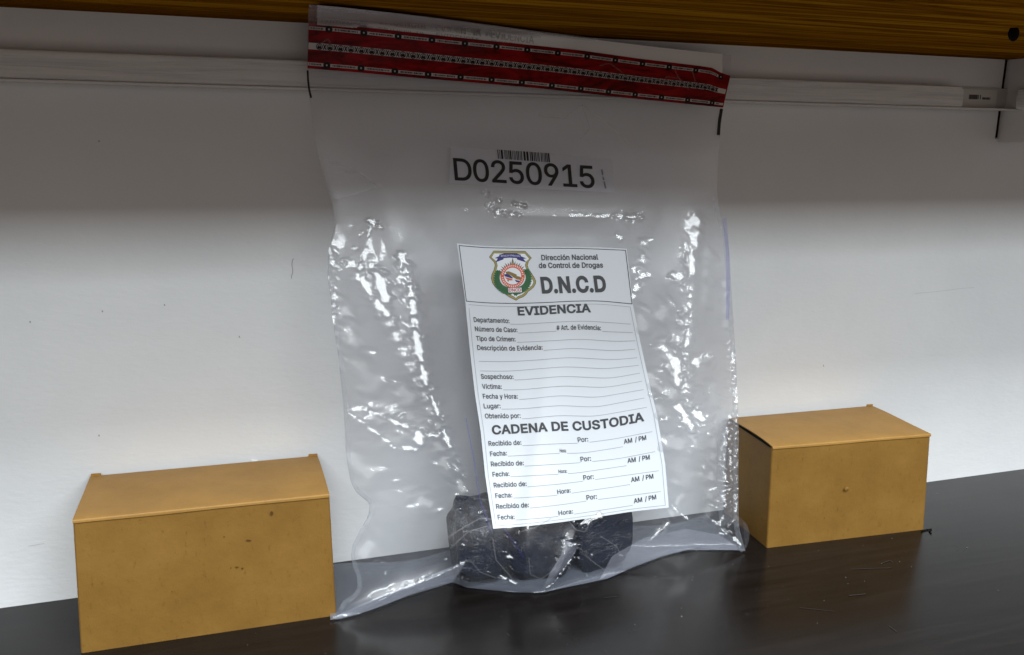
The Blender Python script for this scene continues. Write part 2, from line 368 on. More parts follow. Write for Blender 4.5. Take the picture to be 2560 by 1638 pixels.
# ------------------------------------------------------------------ cardboard boxes
def face_grid(p00, p10, p01, p11, n, mth, amp, out, seed):
    """bilinear panel, edges fixed, the middle slightly bowed and dented"""
    rs = np.random.RandomState(seed)
    a = np.linspace(0, 1, n)[:, None, None]; b = np.linspace(0, 1, mth)[None, :, None]
    P = (1-a)*(1-b)*np.array(p00) + a*(1-b)*np.array(p10) + (1-a)*b*np.array(p01) + a*b*np.array(p11)
    e = (4*a*(1-a))*(4*b*(1-b))
    w = amp*(.6 + .5*np.sin(3.1*a + 5*b + seed) + .4*np.sin(7*a - 4*b + 2*seed))
    return P + e*w*np.array(out)
def make_box(name, label, corners_bottom, corners_top, seed, ears, lid_gap):
    """corners: front-left, front-right, back-right, back-left"""
    fl = np.array(corners_bottom[0]); base = empty(name, tuple(np.mean(np.array(corners_bottom), 0)))
    tag(base, label, 'box', 'kraft cardboard boxes on the dark table')
    B = [np.array(c, float) for c in corners_bottom]; T = [np.array(c, float) for c in corners_top]
    m = MB()
    cen = sum(B)/4
    for i in range(4):
        j = (i+1) % 4
        outv = (B[i]+B[j])/2 - cen; outv[2] = 0; outv /= np.linalg.norm(outv)
        # rounded vertical corners: pull the panel ends in and add a strip
        d = (B[j]-B[i]); L = np.linalg.norm(d); d /= L; r = .0011
        bi, bj, ti, tj = B[i]+d*r, B[j]-d*r, T[i]+d*r, T[j]-d*r
        m.grid(face_grid(bi, bj, ti, tj, 25, 15, .0006, outv, seed+i))
        k = (j+1) % 4; d2 = B[k]-B[j]; d2 /= np.linalg.norm(d2)
        pb, pt = B[j]+d2*r, T[j]+d2*r
        mb = (bj+pb)/2*.5 + B[j]*.5; mt = (tj+pt)/2*.5 + T[j]*.5
        m.add([bj, mb, pb, tj, mt, pt], [(0, 1, 4, 3), (1, 2, 5, 4)])
    m.add([b for b in B], [(3, 2, 1, 0)])
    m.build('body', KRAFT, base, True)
    # the lid: folded along the front edge, a real board with thickness
    up = np.array([0, 0, 1.0]); g = lid_gap
    m = MB(); nx, ny = 31, 13
    a = np.linspace(0, 1, nx)[:, None, None]; b = np.linspace(0, 1, ny)[None, :, None]
    f0, f1, b1, b0 = T
    P = (1-a)*(1-b)*f0 + a*(1-b)*f1 + (1-a)*b*b0 + a*b*b1
    e = np.sin(np.pi*np.clip(b, 0, 1))**.8
    P = P + up*(.0007 + g*b*(1-b)*2.0 + .0006*e*np.sin(4*a+seed) + .0004*np.sin(9*a+3*b+seed)*e)
    fw = (f0-b0); fw[2] = 0; fw /= np.linalg.norm(fw)
    # front roll-over: rounded fold running down onto the front panel
    roll = []
    for q in np.linspace(0, 1, 5)[1:]:
        ang = q*math.pi/2
        roll.append(P[:, 0, :] + fw*.0008*math.sin(ang) - up*.0011*(1-math.cos(ang)))
    roll.append(roll[-1] - up*(.0002+.0003*np.sin(np.linspace(0, 5, nx))**2)[:, None] )
    full = np.concatenate([np.stack(roll[::-1], 1), P], 1)
    m.grid(full)
    bot = full - up*.0006
    m.grid(bot[::-1])
    n0, m0 = full.shape[:2]
    for edge in (full[0], full[-1][::-1], full[:, -1][::-1] if False else full[:, -1]):
        low = edge - up*.0006
        m.grid(np.stack([edge, low], 0))
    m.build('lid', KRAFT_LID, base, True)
    for (s0, s1) in ears:                              # the little shoulders of the side flaps at the back
        m = MB(); w = b1 - b0; c0 = b0 + w*s0; c1 = b0 + w*s1; t = fw*.0007
        q = [c0, c1, c1 + up*.0022, c0 + w*.004 + up*.0024]
        back = [c - t*0 for c in q]; front = [c + t for c in q]
        m.add(back + front, [(0, 1, 2, 3), (7, 6, 5, 4)] + [(i, (i+1) % 4, 4+(i+1) % 4, 4+i) for i in range(4)])
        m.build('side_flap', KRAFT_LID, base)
    return base
make_box('cardboard_box', 'larger-looking brown cardboard box left of the bag, its front face marked with dark flecks',
         [(-.0925, .5136, 0), (.0556, .5119, 0), (.0556, .5790, 0), (-.0915, .5805, 0)],
         [(-.0896, .5130, .0836), (.0537, .5122, .0824), (.0533, .5765, .0838), (-.0886, .5800, .0836)], 3,
         [(0, .045), (.955, 1.0)], .0008)
make_box('cardboard_box', 'brown cardboard box right of the bag, dark slit under its lid, small dent in front',
         [(.3757, .5131, 0), (.5148, .5047, 0), (.5195, .5735, 0), (.3800, .5800, 0)],
         [(.3722, .5117, .0808), (.5085, .5035, .0804), (.5140, .5745, .0806), (.3775, .5790, .0806)], 8,
         [(.955, 1.0)], .0014)
bx2 = bpy.data.objects['cardboard_box.001']
bx1 = bpy.data.objects['cardboard_box']
STAIN = plain('kraft_stain', (.085, .045, .012), .8, .1); rs = np.random.RandomState(2)
for (x, y, w, hh) in [(606, 1421, 6, 5), (592, 1418, 8, 3), (577, 1420, 3, 3), (621, 1351, 13, 3.5), (679, 1283, 6, 11), (560, 1342, 3, 4), (350, 1300, 3, 3), (430, 1480, 3, 2)]:
    n = 11; ang = np.linspace(0, 2*math.pi, n+1)[:-1]; q = 1 + .25*rs.randn(n); m = MB()
    P3 = at_y(x + w*.5*np.cos(ang)*q, y + hh*.5*np.sin(ang)*q, np.full(n, .5110)); m.add(P3, [tuple(range(n))]); m.build('dark_mark', STAIN, bx1)
# dent in the right box's front, slit under its lid
dp = at_y(1988*1.0636, 1148*1.0636, .5083)
m = MB(); rr = []
for i in range(5):
    for k in range(12):
        a = 2*math.pi*k/12; r = .0022*(1-i/4.6)
        rr.append((dp[0]+r*math.cos(a), dp[1] - .0013 + .0010*math.sin(i/4*math.pi/2)*.0 - .0006*i/4, dp[2]+r*.8*math.sin(a)))
m.add(rr, [(i*12+k, i*12+(k+1) % 12, (i+1)*12+(k+1) % 12, (i+1)*12+k) for i in range(4) for k in range(12)])
m.build('dent', KRAFT, bx2, True)
m = MB(); a = np.array([.3717, .5135, .0800]); b = np.array([.3771, .5775, .0800])
m.add([a, b, b + [0, 0, .0016], a + [0, 0, .0009], a+[.001, 0, 0], b+[.001, 0, 0], b + [.001, 0, .0016], a + [.001, 0, .0009]],
      [(0, 1, 2, 3), (7, 6, 5, 4), (0, 4, 5, 1), (3, 2, 6, 7)])
m.build('lid_slit', DARK, bx2)

# ------------------------------------------------------------------ the evidence bag: shape
S = 2560/2407
LEFT = np.array([(773, 11), (769, 60), (768, 171), (772, 235), (782, 310), (795, 385), (812, 450), (830, 505), (838, 560), (822, 620), (818, 680),
                 (826, 740), (830, 790), (838, 840), (846, 900), (855, 980), (860, 1040), (865, 1141), (877, 1208), (891, 1232), (925, 1260),
                 (921, 1290), (899, 1326), (881, 1362), (876, 1388), (883, 1419), (893, 1443), (894, 1471), (881, 1489), (859, 1500), (847, 1523), (826, 1549)], float)
RIGHT = np.array([(1828, 138), (1826, 190), (1808, 269), (1800, 338), (1794, 410), (1792, 486), (1806, 548), (1820, 595), (1826, 673), (1830, 751), (1838, 867),
                  (1841, 930), (1844, 1000), (1847, 1082), (1846, 1170), (1846, 1264), (1848, 1320), (1863, 1377)], float)
TOP = np.array([(773, 11), (840, 17), (1000, 34), (1150, 52), (1340, 78), (1500, 97), (1640, 115), (1780, 131), (1828, 138)], float)
BOT = np.array([(826, 1549), (850, 1547), (900, 1534), (960, 1513), (1018, 1489), (1090, 1464), (1132, 1455), (1166, 1469), (1246, 1477), (1300, 1481), (1353, 1482),
                (1406, 1470), (1460, 1459), (1520, 1446), (1579, 1420), (1649, 1391), (1744, 1368), (1794, 1373), (1863, 1377)], float)
def resample(P, n, smooth=2):
    d = np.r_[0, np.cumsum(np.linalg.norm(np.diff(P, axis=0), axis=1))]; d /= d[-1]
    t = np.linspace(0, 1, 400)
    Q = np.stack([np.interp(t, d, P[:, 0]), np.interp(t, d, P[:, 1])], -1)
    k = np.array([1, 4, 6, 4, 1])/16.
    for _ in range(smooth*3):
        q = Q.copy()
        for c in range(2): q[2:-2, c] = np.convolve(Q[:, c], k, 'valid')
        Q = q
    u = np.linspace(0, 1, n)
    return np.stack([np.interp(u, t, Q[:, 0]), np.interp(u, t, Q[:, 1])], -1)
def lx(py): return np.interp(py, LEFT[:, 1], LEFT[:, 0])
def rx(py): return np.interp(py, RIGHT[:, 1], RIGHT[:, 0])
def by(px): return np.interp(px, BOT[:, 0], BOT[:, 1])
def sstep(a, b, x):
    t = np.clip((x-a)/(b-a), 0, 1); return t*t*(3-2*t)
def gauss(px, py, cx, cy, sx, sy): return np.exp(-((px-cx)/sx)**2 - ((py-cy)/sy)**2)

def base_y(px, py):
    # plane leaning back from the table onto the batten:  Y = a + b X + c Z
    a, b, c = .5078, .010, .150
    r = ray(px, py)
    # Y = t ry ; X = t rx ; Z = H + t rz
    t = (a + c*H)/(r[..., 1] - b*r[..., 0] - c*r[..., 2])
    return t*r[..., 1]
def clampY(px, py, Y, off=0.0):
    Y = np.minimum(Y, y_at_z(px, py, .0012 + off) )
    Y = np.minimum(Y, y_at_z(px, py, .3650 - off))
    z = at_y(px, py, Y)[..., 2]
    lim = WALL_Y - .004 - .0150*sstep(.310, .326, z)
    return np.minimum(Y, lim - off)
def edge_f(px, py):
    L, Rr, B = lx(py), rx(py), by(px)
    u = np.clip((px-L)/(Rr-L), 0, 1)
    e = np.clip(np.minimum(u, 1-u)*(Rr-L)/150, 0, 1)
    eb = np.clip((B-py)/110, 0, 1)
    return np.sqrt(np.clip(e*(2-e), 0, 1)), np.sqrt(np.clip(eb*(2-eb), 0, 1))

# worley-type crumple: creased facets
def worley(px, py, seed, cell, x0=700, x1=1950, y0=0, y1=1600, sx=1.0, sy=1.0):
    rs = np.random.RandomState(seed)
    nx, ny = int((x1-x0)/(cell*sx))+1, int((y1-y0)/(cell*sy))+1
    gx, gy = np.meshgrid(np.arange(nx), np.arange(ny))
    qx = x0 + (gx + rs.rand(ny, nx))*cell*sx; qy = y0 + (gy + rs.rand(ny, nx))*cell*sy
    off = rs.rand(ny, nx)*cell*.9
    out = np.full(px.shape, 1e9)
    ix = np.floor((px-x0)/(cell*sx)).astype(int); iy = np.floor((py-y0)/(cell*sy)).astype(int)
    for dy in (-2, -1, 0, 1, 2):
        for dx in (-2, -1, 0, 1, 2):
            jx = np.clip(ix+dx, 0, nx-1); jy = np.clip(iy+dy, 0, ny-1)
            d = np.hypot((px-qx[jy, jx])/sx, (py-qy[jy, jx])/sy) + off[jy, jx]
            out = np.minimum(out, d)
    return out/cell
_g = np.meshgrid(np.linspace(900, 1700, 60), np.linspace(600, 1400, 60)); WM = float(worley(_g[0], _g[1], 5, 92, sx=.75, sy=1.3).mean())
def polydist(px, py, P):
    best = np.full(px.shape, 1e9); along = np.zeros(px.shape); acc = 0.
    for (x0, y0), (x1, y1) in zip(P[:-1], P[1:]):
        dx, dy = x1-x0, y1-y0; L2 = dx*dx+dy*dy; L = math.sqrt(L2)
        t = np.clip(((px-x0)*dx+(py-y0)*dy)/L2, 0, 1)
        d = np.hypot(px-x0-t*dx, py-y0-t*dy)
        k = d < best
        best = np.where(k, d, best); along = np.where(k, acc+t*L, along); acc += L
    return best, along, acc
LABEL_POLY = [(1142, 609), (1567, 622), (1672, 1269), (1233, 1322)]
def label_mask(px, py):
    """1 over the form and the number label, where the film lies flatter"""
    t = np.clip((py-608)/714., 0, 1)
    L = 1142+t*91; Rr = 1567 + t*105
    a = sstep(-40, 25, px-L)*sstep(-40, 25, Rr-px)*sstep(570, 620, py)*sstep(1335, 1290, py)
    b = sstep(1090, 1130, px)*sstep(1560, 1530, px)*sstep(340, 370, py)*sstep(500, 480, py)
    c = sstep(760, 775, px)*sstep(290, 262, py)
    return np.maximum(np.maximum(a, b), c)

# long soft folds (polyline, half width px, height m)
FOLDS = [([(1005, 640), (1030, 740), (1052, 890), (1090, 1020), (1150, 1230)], 34, .0042),
         ([(880, 640), (940, 760), (1000, 870), (1080, 1060)], 30, .0030),
         ([(1745, 520), (1728, 735), (1714, 900), (1716, 1000), (1735, 1120)], 30, .0042),
         ([(870, 1032), (930, 1036), (1010, 1062), (1080, 1090)], 26, .0036),
         ([(1165, 1402), (1060, 1455), (960, 1492), (850, 1538)], 22, .0040),
         ([(1450, 1290), (1430, 1360), (1395, 1430), (1353, 1480)], 24, .0050),
         ([(1750, 900), (1770, 1080), (1785, 1230), (1855, 1370)], 26, .0040),
         ([(1600, 1270), (1680, 1300), (1760, 1330)], 30, .0020),
         ([(900, 1240), (990, 1220), (1080, 1260)], 40, -.0030),
         ([(1180, 525), (1300, 540), (1450, 543), (1610, 545)], 26, .0006)]
def folds(px, py):
    h = np.zeros(px.shape)
    for P, w, A in FOLDS:
        d, s, L = polydist(px, py, P)
        tap = np.clip(np.minimum(s, L-s)/(.28*L), 0, 1)
        h -= A*tap*(np.exp(-d/w)*.6 + np.exp(-(d/w)**2)*.4)
    return h
def bulge_front(px, py):
    es, eb = edge_f(px, py)
    up = .0035*sstep(300, 800, py)*sstep(1500, 1200, py)
    lump = .009*gauss(px, py, 1330, 1420, 210, 160) + .003*gauss(px, py, 1170, 1380, 60, 90)
    side = .0042*gauss(px, py, 950, 820, 90, 300) + .005*gauss(px, py, 1740, 900, 60, 300)
    return es*(up + side) + np.minimum(1, es)*eb*lump
def front_soft(px, py):
    px = np.asarray(px, float); py = np.asarray(py, float)
    lm = label_mask(px, py); es, eb = edge_f(px, py)
    Y = base_y(px, py) - bulge_front(px, py)
    # the form's own gentle wave
    t = np.clip((py-608)/714., 0, 1)
    xc = 1330 + 120*t*0 - 0*t
    dd = px - (1425-95*t); Y = Y - .0072*np.clip(t*1.2, 0, 1)*np.exp(-(dd/np.where(dd < 0, 42, 95))**2)*sstep(640, 900, py) + .0012*np.sin((px-1150)/66.)*sstep(620, 1000, py)*lm
    Y = Y + folds(px, py)*(1-.93*lm)
    crA = .0022*(worley(px, py, 5, 92, sx=.75, sy=1.3) - WM)
    wA = ((gauss(px, py, 900, 690, 110, 190) + gauss(px, py, 1720, 950, 110, 420))*sstep(440, 720, py) + .42*sstep(480, 800, py) + .22*gauss(px, py, 1330, 1400, 420, 130))
    crB = .0005*(worley(px, py, 9, 40, sx=.8, sy=1.2) - WM)
    wB = (.3*gauss(px, py, 880, 660, 90, 130) + .7*gauss(px, py, 1770, 900, 70, 420))*sstep(480, 580, py) + .6*gauss(px, py, 1340, 1400, 260, 90) + .4*gauss(px, py, 1450, 300, 140, 70)
    Y = Y + (np.clip(wA, 0, 1.1)*crA + np.clip(wB, 0, 1.2)*crB)*(1-lm)*np.clip(es*1.5, .25, 1)
    return Y

# ---- glints: small crinkle facets in the film, turned so that they mirror a ceiling lamp
def req_grad(px, py, Y, lamp):
    P = at_y(np.array([px]), np.array([py]), np.array([Y]))[0]
    v = np.array([0, 0, H]) - P; v /= np.linalg.norm(v)
    l = np.array(lamp) - P; l /= np.linalg.norm(l)
    h = v + l; h /= np.linalg.norm(h)
    FX, FZ = h[0]/(-h[1]), h[2]/(-h[1])
    e = 1.0
    def rr(x, y):
        q = ray(np.array([x]), np.array([y]))[0]; return q[0]/q[1], q[2]/q[1]
    x0, z0 = rr(px, py); x1, z1 = rr(px+e, py); x2, z2 = rr(px, py+e)
    den = 1 - FX*x0 - FZ*z0
    return Y*(FX*(x1-x0)+FZ*(z1-z0))/den, Y*(FX*(x2-x0)+FZ*(z2-z0))/den
# (polyline, facet radius px, spacing px, lateral jitter, share kept, lamp)
GLINTS = [
    ([(1003, 640), (1016, 680), (1027, 730), (1034, 790), (1042, 850), (1052, 900), (1062, 945)], 8, 9, .8, 1.4, 0),
    
    ([(1075, 980), (1110, 1080), (1150, 1190)], 6, 16, 2, .5, 0),
    ([(898, 680), (912, 705), (928, 735), (955, 770)], 11, 12, 1.5, 1.3, 0),
    ([(925, 650), (942, 690), (952, 715)], 12, 14, 5, .8, 0),
    ([(930, 560), (920, 600), (912, 640)], 5, 9, 3, .7, 0),
    ([(925, 552), (948, 566)], 6, 9, 1, 1.0, 0),
    ([(1000, 690), (1012, 715)], 8, 10, 3, 1, 1), ([(1005, 745), (1012, 760)], 8, 9, 2, 1, 0),
    ([(850, 680), (870, 660), (885, 665)], 7, 9, 3, .8, 0),
    ([(873, 1030), (890, 1022), (920, 1026), (960, 1042), (1000, 1060), (1040, 1080), (1072, 1086)], 5.5, 6, .5, 1.4, 0),
    ([(873, 1034), (905, 1055), (945, 1085), (982, 1117)], 4.5, 6, 1, .9, 0),
    ([(1045, 1085), (1048, 1108)], 12, 9, 2, 1, 0), ([(1008, 1116), (1030, 1122)], 5, 6, 1, 1, 0),
    ([(1241, 530), (1256, 535)], 7, 7, 2, 1, 0), ([(1256, 533), (1305, 539), (1390, 540)], 4, 9, 1, .55, 0),
    ([(1385, 538), (1420, 538), (1505, 541), (1600, 543)], 4, 8, 1, .6, 1), ([(1545, 540), (1598, 543)], 5.5, 12, 1, .8, 1),
    ([(1245, 502), (1262, 505), (1300, 512)], 4.5, 8, 2, .7, 0), ([(1233, 505), (1225, 530)], 3.5, 6, 1, .7, 0),
    ([(1163, 520), (1166, 528)], 6, 9, 0, 1, 0), ([(1218, 512), (1220, 520)], 6, 9, 0, 1, 0), ([(1211, 478), (1216, 484)], 6, 7, 1, 1, 0),
    ([(1583, 670), (1600, 679), (1611, 684)], 7, 6, 1, 1, 1), ([(1608, 688), (1595, 702), (1588, 725), (1583, 742)], 7, 7, 1, 1, 1),
    ([(1630, 598), (1612, 612)], 4, 6, 1, .8, 1), ([(1545, 588), (1553, 596)], 5, 6, 1, 1, 1),
    ([(1725, 735), (1726, 790), (1720, 830)], 5, 9, 1, .8, 1), ([(1722, 815), (1712, 880), (1710, 930), (1714, 990)], 5.5, 8, .6, 1.4, 1),
    ([(1714, 990), (1726, 1050)], 5, 8, 1, .8, 1),
    ([(1690, 900), (1692, 930)], 9, 10, 2, 1, 1), ([(1700, 1020), (1715, 1045)], 9, 10, 4, .9, 1),
    ([(1740, 1030), (1755, 1050)], 14, 14, 4, .8, 0), ([(1680, 690), (1700, 693)], 9, 9, 2, .8, 0),
    ([(1667, 960), (1660, 1000)], 7, 12, 4, .6, 1), ([(1735, 905), (1770, 895)], 8, 9, 2, .8, 0),
    ([(1165, 1403), (1130, 1422), (1090, 1441), (1050, 1456)], 5, 6, 1, 1, 0), ([(1050, 1456), (980, 1488), (900, 1522)], 4.5, 9, 1, .6, 0),
    ([(1408, 1352), (1425, 1360), (1447, 1364)], 6, 6, 1, 1, 0), ([(1445, 1368), (1420, 1410), (1390, 1450), (1360, 1476)], 4, 6, 1, .8, 1),
    ([(1430, 1298), (1460, 1304), (1475, 1298)], 9, 9, 2, 1, 0), ([(1412, 1352), (1410, 1385)], 5, 7, 1, .9, 0),
    ([(1270, 1388), (1280, 1393)], 6, 6, 1, 1, 0), ([(1248, 1437), (1280, 1455)], 4, 7, 1, .8, 0),
    ([(1667, 1245), (1690, 1275), (1712, 1292)], 3.5, 6, 1, .8, 1), ([(1672, 1305), (1640, 1335)], 5, 8, 1, .7, 0),
    ([(832, 645), (830, 668)], 6, 9, 1, 1, 0), ([(824, 620), (826, 650), (828, 700)], 5, 9, 1, .8, 0), ([(836, 720), (834, 790)], 6, 22, 1, .8, 0),
    ([(1828, 860), (1832, 930)], 6, 8, 3, .8, 1), ([(1836, 940), (1838, 1000), (1838, 1080)], 6, 10, 3, .7, 1),
    ([(1838, 1080), (1836, 1200), (1842, 1320)], 6, 10, 4, .7, 1), ([(1815, 1050), (1800, 1140), (1810, 1240)], 7, 16, 8, .6, 0),
    ([(1825, 1060), (1830, 1180)], 5, 9, 6, .7, 1), ([(1785, 1330), (1835, 1345), (1856, 1368)], 5, 10, 2, .6, 1),
    ([(830, 408), (880, 430), (940, 462)], 3.2, 7, 1, .7, 0), ([(850, 492), (930, 468)], 3, 9, 1, .5, 0),
]
# broad, softer sheens: gently turned areas of film (polyline, half width px, how far turned, lamp)
SHEENS = [([(1005, 650), (1027, 730), (1042, 850), (1062, 945), (1090, 1030), (1130, 1150), (1158, 1235)], 13, .86, 0),
          ([(895, 685), (925, 735), (958, 780), (1000, 860), (1060, 980), (1105, 1090)], 13, .84, 0),
          ([(930, 650), (950, 700), (958, 735)], 14, .85, 0), ([(835, 600), (830, 700), (838, 800), (850, 920)], 10, .80, 0),
          ([(880, 1035), (960, 1048), (1055, 1098)], 20, .80, 0), ([(960, 1085), (1000, 1110)], 22, .72, 0),
          ([(925, 1345), (905, 1400)], 20, .85, 0), ([(1010, 1210), (1080, 1270)], 18, .70, 0), ([(900, 900), (940, 980)], 22, .62, 0),
          ([(1742, 540), (1732, 640), (1726, 740), (1716, 860), (1712, 960), (1726, 1060), (1740, 1120)], 13, .86, 1),
          ([(1650, 860), (1688, 905), (1690, 960), (1668, 1000)], 15, .86, 1), ([(1735, 905), (1775, 893)], 13, .86, 1), ([(1735, 1048), (1765, 1062)], 20, .88, 0),
          ([(1640, 1010), (1655, 1040)], 15, .82, 1), ([(1640, 1090), (1670, 1110)], 18, .76, 1), ([(1785, 1090), (1775, 1200), (1770, 1300)], 13, .80, 1),
          ([(1680, 695), (1705, 690)], 15, .80, 1), ([(1690, 840), (1700, 850)], 17, .80, 1), ([(1620, 930), (1635, 970)], 15, .80, 1), ([(1600, 780), (1610, 830)], 16, .72, 1),
          ([(1610, 600), (1605, 660), (1592, 730)], 10, .82, 1), ([(1770, 960), (1790, 1010)], 15, .74, 1), ([(1690, 1150), (1720, 1210)], 22, .66, 1),
          ([(1700, 1240), (1660, 1320), (1620, 1350)], 11, .82, 0), ([(1540, 540), (1600, 544)], 7, .80, 0),
          ([(870, 1130), (930, 1200)], 24, .74, 0), ([(1000, 960), (1030, 1010)], 18, .74, 0), ([(860, 760), (880, 860)], 16, .76, 0), ([(1090, 1100), (1120, 1180)], 14, .78, 0),
          ([(1765, 620), (1760, 760)], 16, .72, 1), ([(1660, 760), (1650, 800)], 16, .76, 1), ([(1700, 1090), (1690, 1130)], 18, .78, 1), ([(1810, 700), (1815, 820)], 9, .78, 1),
          ([(1826, 860), (1836, 1000), (1840, 1180), (1846, 1320)], 11, .80, 1)]
FACETS = []
def build_facets():
    e = 1.5
    for P, r, mix, lamp in SHEENS:
        P = np.array(P, float); d = np.r_[0, np.cumsum(np.linalg.norm(np.diff(P, axis=0), axis=1))]
        n = max(1, int(round(d[-1]/(r*3.2)))); seg = d[-1]/n
        for k in range(n):
            mid = (k+.5)*seg; x = float(np.interp(mid, d, P[:, 0])); y = float(np.interp(mid, d, P[:, 1]))
            x2 = np.interp(mid+2, d, P[:, 0]) - np.interp(mid-2, d, P[:, 0]); y2 = np.interp(mid+2, d, P[:, 1]) - np.interp(mid-2, d, P[:, 1]); L = math.hypot(x2, y2) or 1.
            X_ = np.array([x, x+e, x-e, x, x]); Y_ = np.array([y, y, y, y+e, y-e]); f = front_soft(X_, Y_)
            a, b = req_grad(x, y, f[0], LAMPS[lamp]); a0, b0 = (f[1]-f[2])/(2*e), (f[3]-f[4])/(2*e)
            FACETS.append((x, y, r, max(seg/2 - r*.6, 0), x2/L, y2/L, f[0], a0+(a-a0)*mix, b0+(b-b0)*mix, .25, 1.9))
    _glints()
def _glints():
    rs = np.random.RandomState(4)
    pts = []
    for P, r, sp, jit, keep, lamp in GLINTS:
        P = np.array(P, float); d = np.r_[0, np.cumsum(np.linalg.norm(np.diff(P, axis=0), axis=1))]
        s = 0.
        while s < d[-1]:
            rr = r*rs.choice([.5, .8, 1.0, 1.25], p=[.2, .3, .3, .2]); hl = rr*rs.choice([.4, 1.2, 2.6, 4.2], p=[.3, .3, .25, .15]); gap = (rr*.62 + r*rs.exponential(.28))/max(keep, .3)**1.5
            if d[-1] < 3*r: hl = d[-1]/2; mid = d[-1]/2
            else: mid = min(s + hl, d[-1])
            x = np.interp(mid, d, P[:, 0]); y = np.interp(mid, d, P[:, 1])
            x2 = np.interp(mid+2, d, P[:, 0]) - np.interp(mid-2, d, P[:, 0]); y2 = np.interp(mid+2, d, P[:, 1]) - np.interp(mid-2, d, P[:, 1])
            L = math.hypot(x2, y2) or 1.
            x += rs.randn()*jit*.6; y += rs.randn()*jit*.6
            q = (LAMPS[lamp][0] + rs.uniform(-.35, .35), LAMPS[lamp][1] + rs.uniform(-.12, .12), LAMPS[lamp][2])
            if rs.rand() < keep + .15: pts.append((x, y, rr, hl, x2/L, y2/L, q))
            s = mid + hl + gap
    def scatter(n, x0, x1, y0, y1, r0, r1, l1):
        for _ in range(n):
            x, y = rs.uniform(x0, x1), rs.uniform(y0, y1); a = rs.uniform(0, math.pi); k = rs.randint(2)
            q = (LAMPS[k][0] + rs.uniform(-.6, .6), LAMPS[k][1] + rs.uniform(-.3, .3), LAMPS[k][2])
            if label_mask(np.array(x), np.array(y)) > .3: continue
            pts.append((x, y, rs.uniform(r0, r1), rs.uniform(0, l1), math.cos(a), math.sin(a), q))
    scatter(24, 1112, 1225, 1265, 1450, 1.8, 3.0, 5); scatter(18, 1225, 1430, 1320, 1470, 1.8, 3.0, 6); scatter(12, 1430, 1570, 1290, 1440, 1.6, 2.8, 6)
    scatter(46, 1818, 1846, 850, 1330, 2.2, 4.5, 6); scatter(24, 1770, 1830, 1040, 1330, 2.5, 5, 14); scatter(8, 835, 930, 560, 700, 1.8, 3.2, 6); scatter(12, 818, 836, 600, 860, 2.2, 4, 6)
    scatter(16, 1620, 1800, 820, 1080, 2.0, 4.0, 8); scatter(10, 860, 1100, 1380, 1520, 2.0, 3.5, 8)
    X = np.array([p[0] for p in pts]); Yp = np.array([p[1] for p in pts])
    y0 = front_y(X, Yp)
    for i, (x, y, r, hl, ux, uy, q) in enumerate(pts):
        a, b = req_grad(x, y, y0[i], q)
        FACETS.append((x, y, r, hl, ux, uy, y0[i], a, b, .70, 1.5))
def front_y(px, py, with_facets=True):
    px = np.asarray(px, float); py = np.asarray(py, float)
    Y = front_soft(px, py)
    if with_facets:
        for (x, y, r, hl, ux, uy, y0, a, b, w0, w1) in FACETS:
            R_ = r*w1*1.4 + hl
            k = np.where((np.abs(px-x) < R_) & (np.abs(py-y) < R_))
            if len(k[0]) == 0: continue
            dx, dy = px[k]-x, py[k]-y
            dn = -dx*uy+dy*ux; dt = dx*ux+dy*uy
            d = np.hypot(np.maximum(np.abs(dt)-hl, 0), dn)/r
            d = d*(1 + .22*np.sin(dt/r*1.7 + x) + .16*np.sin(dn/r*2.6 + dt/r*2.9 + y))
            w = 1 - sstep(w0, w1, d)
            Y[k] = Y[k]*(1-w) + (y0 + a*dx + b*dy)*w
    return clampY(px, py, Y)
build_facets()
def back_y(px, py):
    px = np.asarray(px, float); py = np.asarray(py, float)
    es, eb = edge_f(px, py)
    b = es*(.004*sstep(200, 500, py)+.010*sstep(600, 1100, py)) + es*eb*(.040*gauss(px, py, 1330, 1400, 260, 150))
    cr = .003*(worley(px, py, 21, 110, sx=.8, sy=1.3)-.5)*es*sstep(330, 600, py)
    Y = base_y(px, py) + .0008 + b + cr
    Y = np.maximum(Y, front_soft(px, py) + .0006)
    return clampY(px, py, Y, .0002)

def coons(n, mm):
    T, B = resample(TOP, n, 1), resample(BOT, n, 1); L, Rr = resample(LEFT, mm, 1), resample(RIGHT, mm, 1)
    u = np.linspace(0, 1, n)[:, None, None]; v = np.linspace(0, 1, mm)[None, :, None]
    C = (1-v)*T[:, None] + v*B[:, None] + (1-u)*L[None] + u*Rr[None]
    C -= (1-u)*(1-v)*T[0] + u*(1-v)*T[-1] + (1-u)*v*B[0] + u*v*B[-1]
    return C
def sheet(name, fn, mat, n, mm, parent):
    C = coons(n, mm); px, py = C[..., 0].copy(), C[..., 1].copy()
    P = at_y(px, py, fn(px, py)).reshape(-1, 3)
    idx = np.arange(n*mm).reshape(n, mm)
    f = np.stack([idx[:-1, :-1], idx[:-1, 1:], idx[1:, 1:], idx[1:, :-1]], -1).reshape(-1, 4)
    me = bpy.data.meshes.new(name)
    me.vertices.add(len(P)); me.vertices.foreach_set('co', P.ravel())
    me.loops.add(f.size); me.loops.foreach_set('vertex_index', f.ravel().astype(np.int32))
    me.polygons.add(len(f)); me.polygons.foreach_set('loop_start', np.arange(0, f.size, 4, dtype=np.int32))
    me.materials.append(mat)
    me.update(calc_edges=True); me.validate()
    me.polygons.foreach_set('use_smooth', np.full(len(me.polygons), True))
    o = bpy.data.objects.new(name, me); COL.objects.link(o); o.parent = parent
    o.matrix_parent_inverse = Matrix.Translation(-Vector(parent.location))
    return o
bag = empty('evidence_bag', tuple(at_y(np.array(1300.), np.array(1481.), np.array(.5015))))
tag(bag, 'clear plastic evidence bag standing upright with red seal tape and white printed form', 'plastic bag')
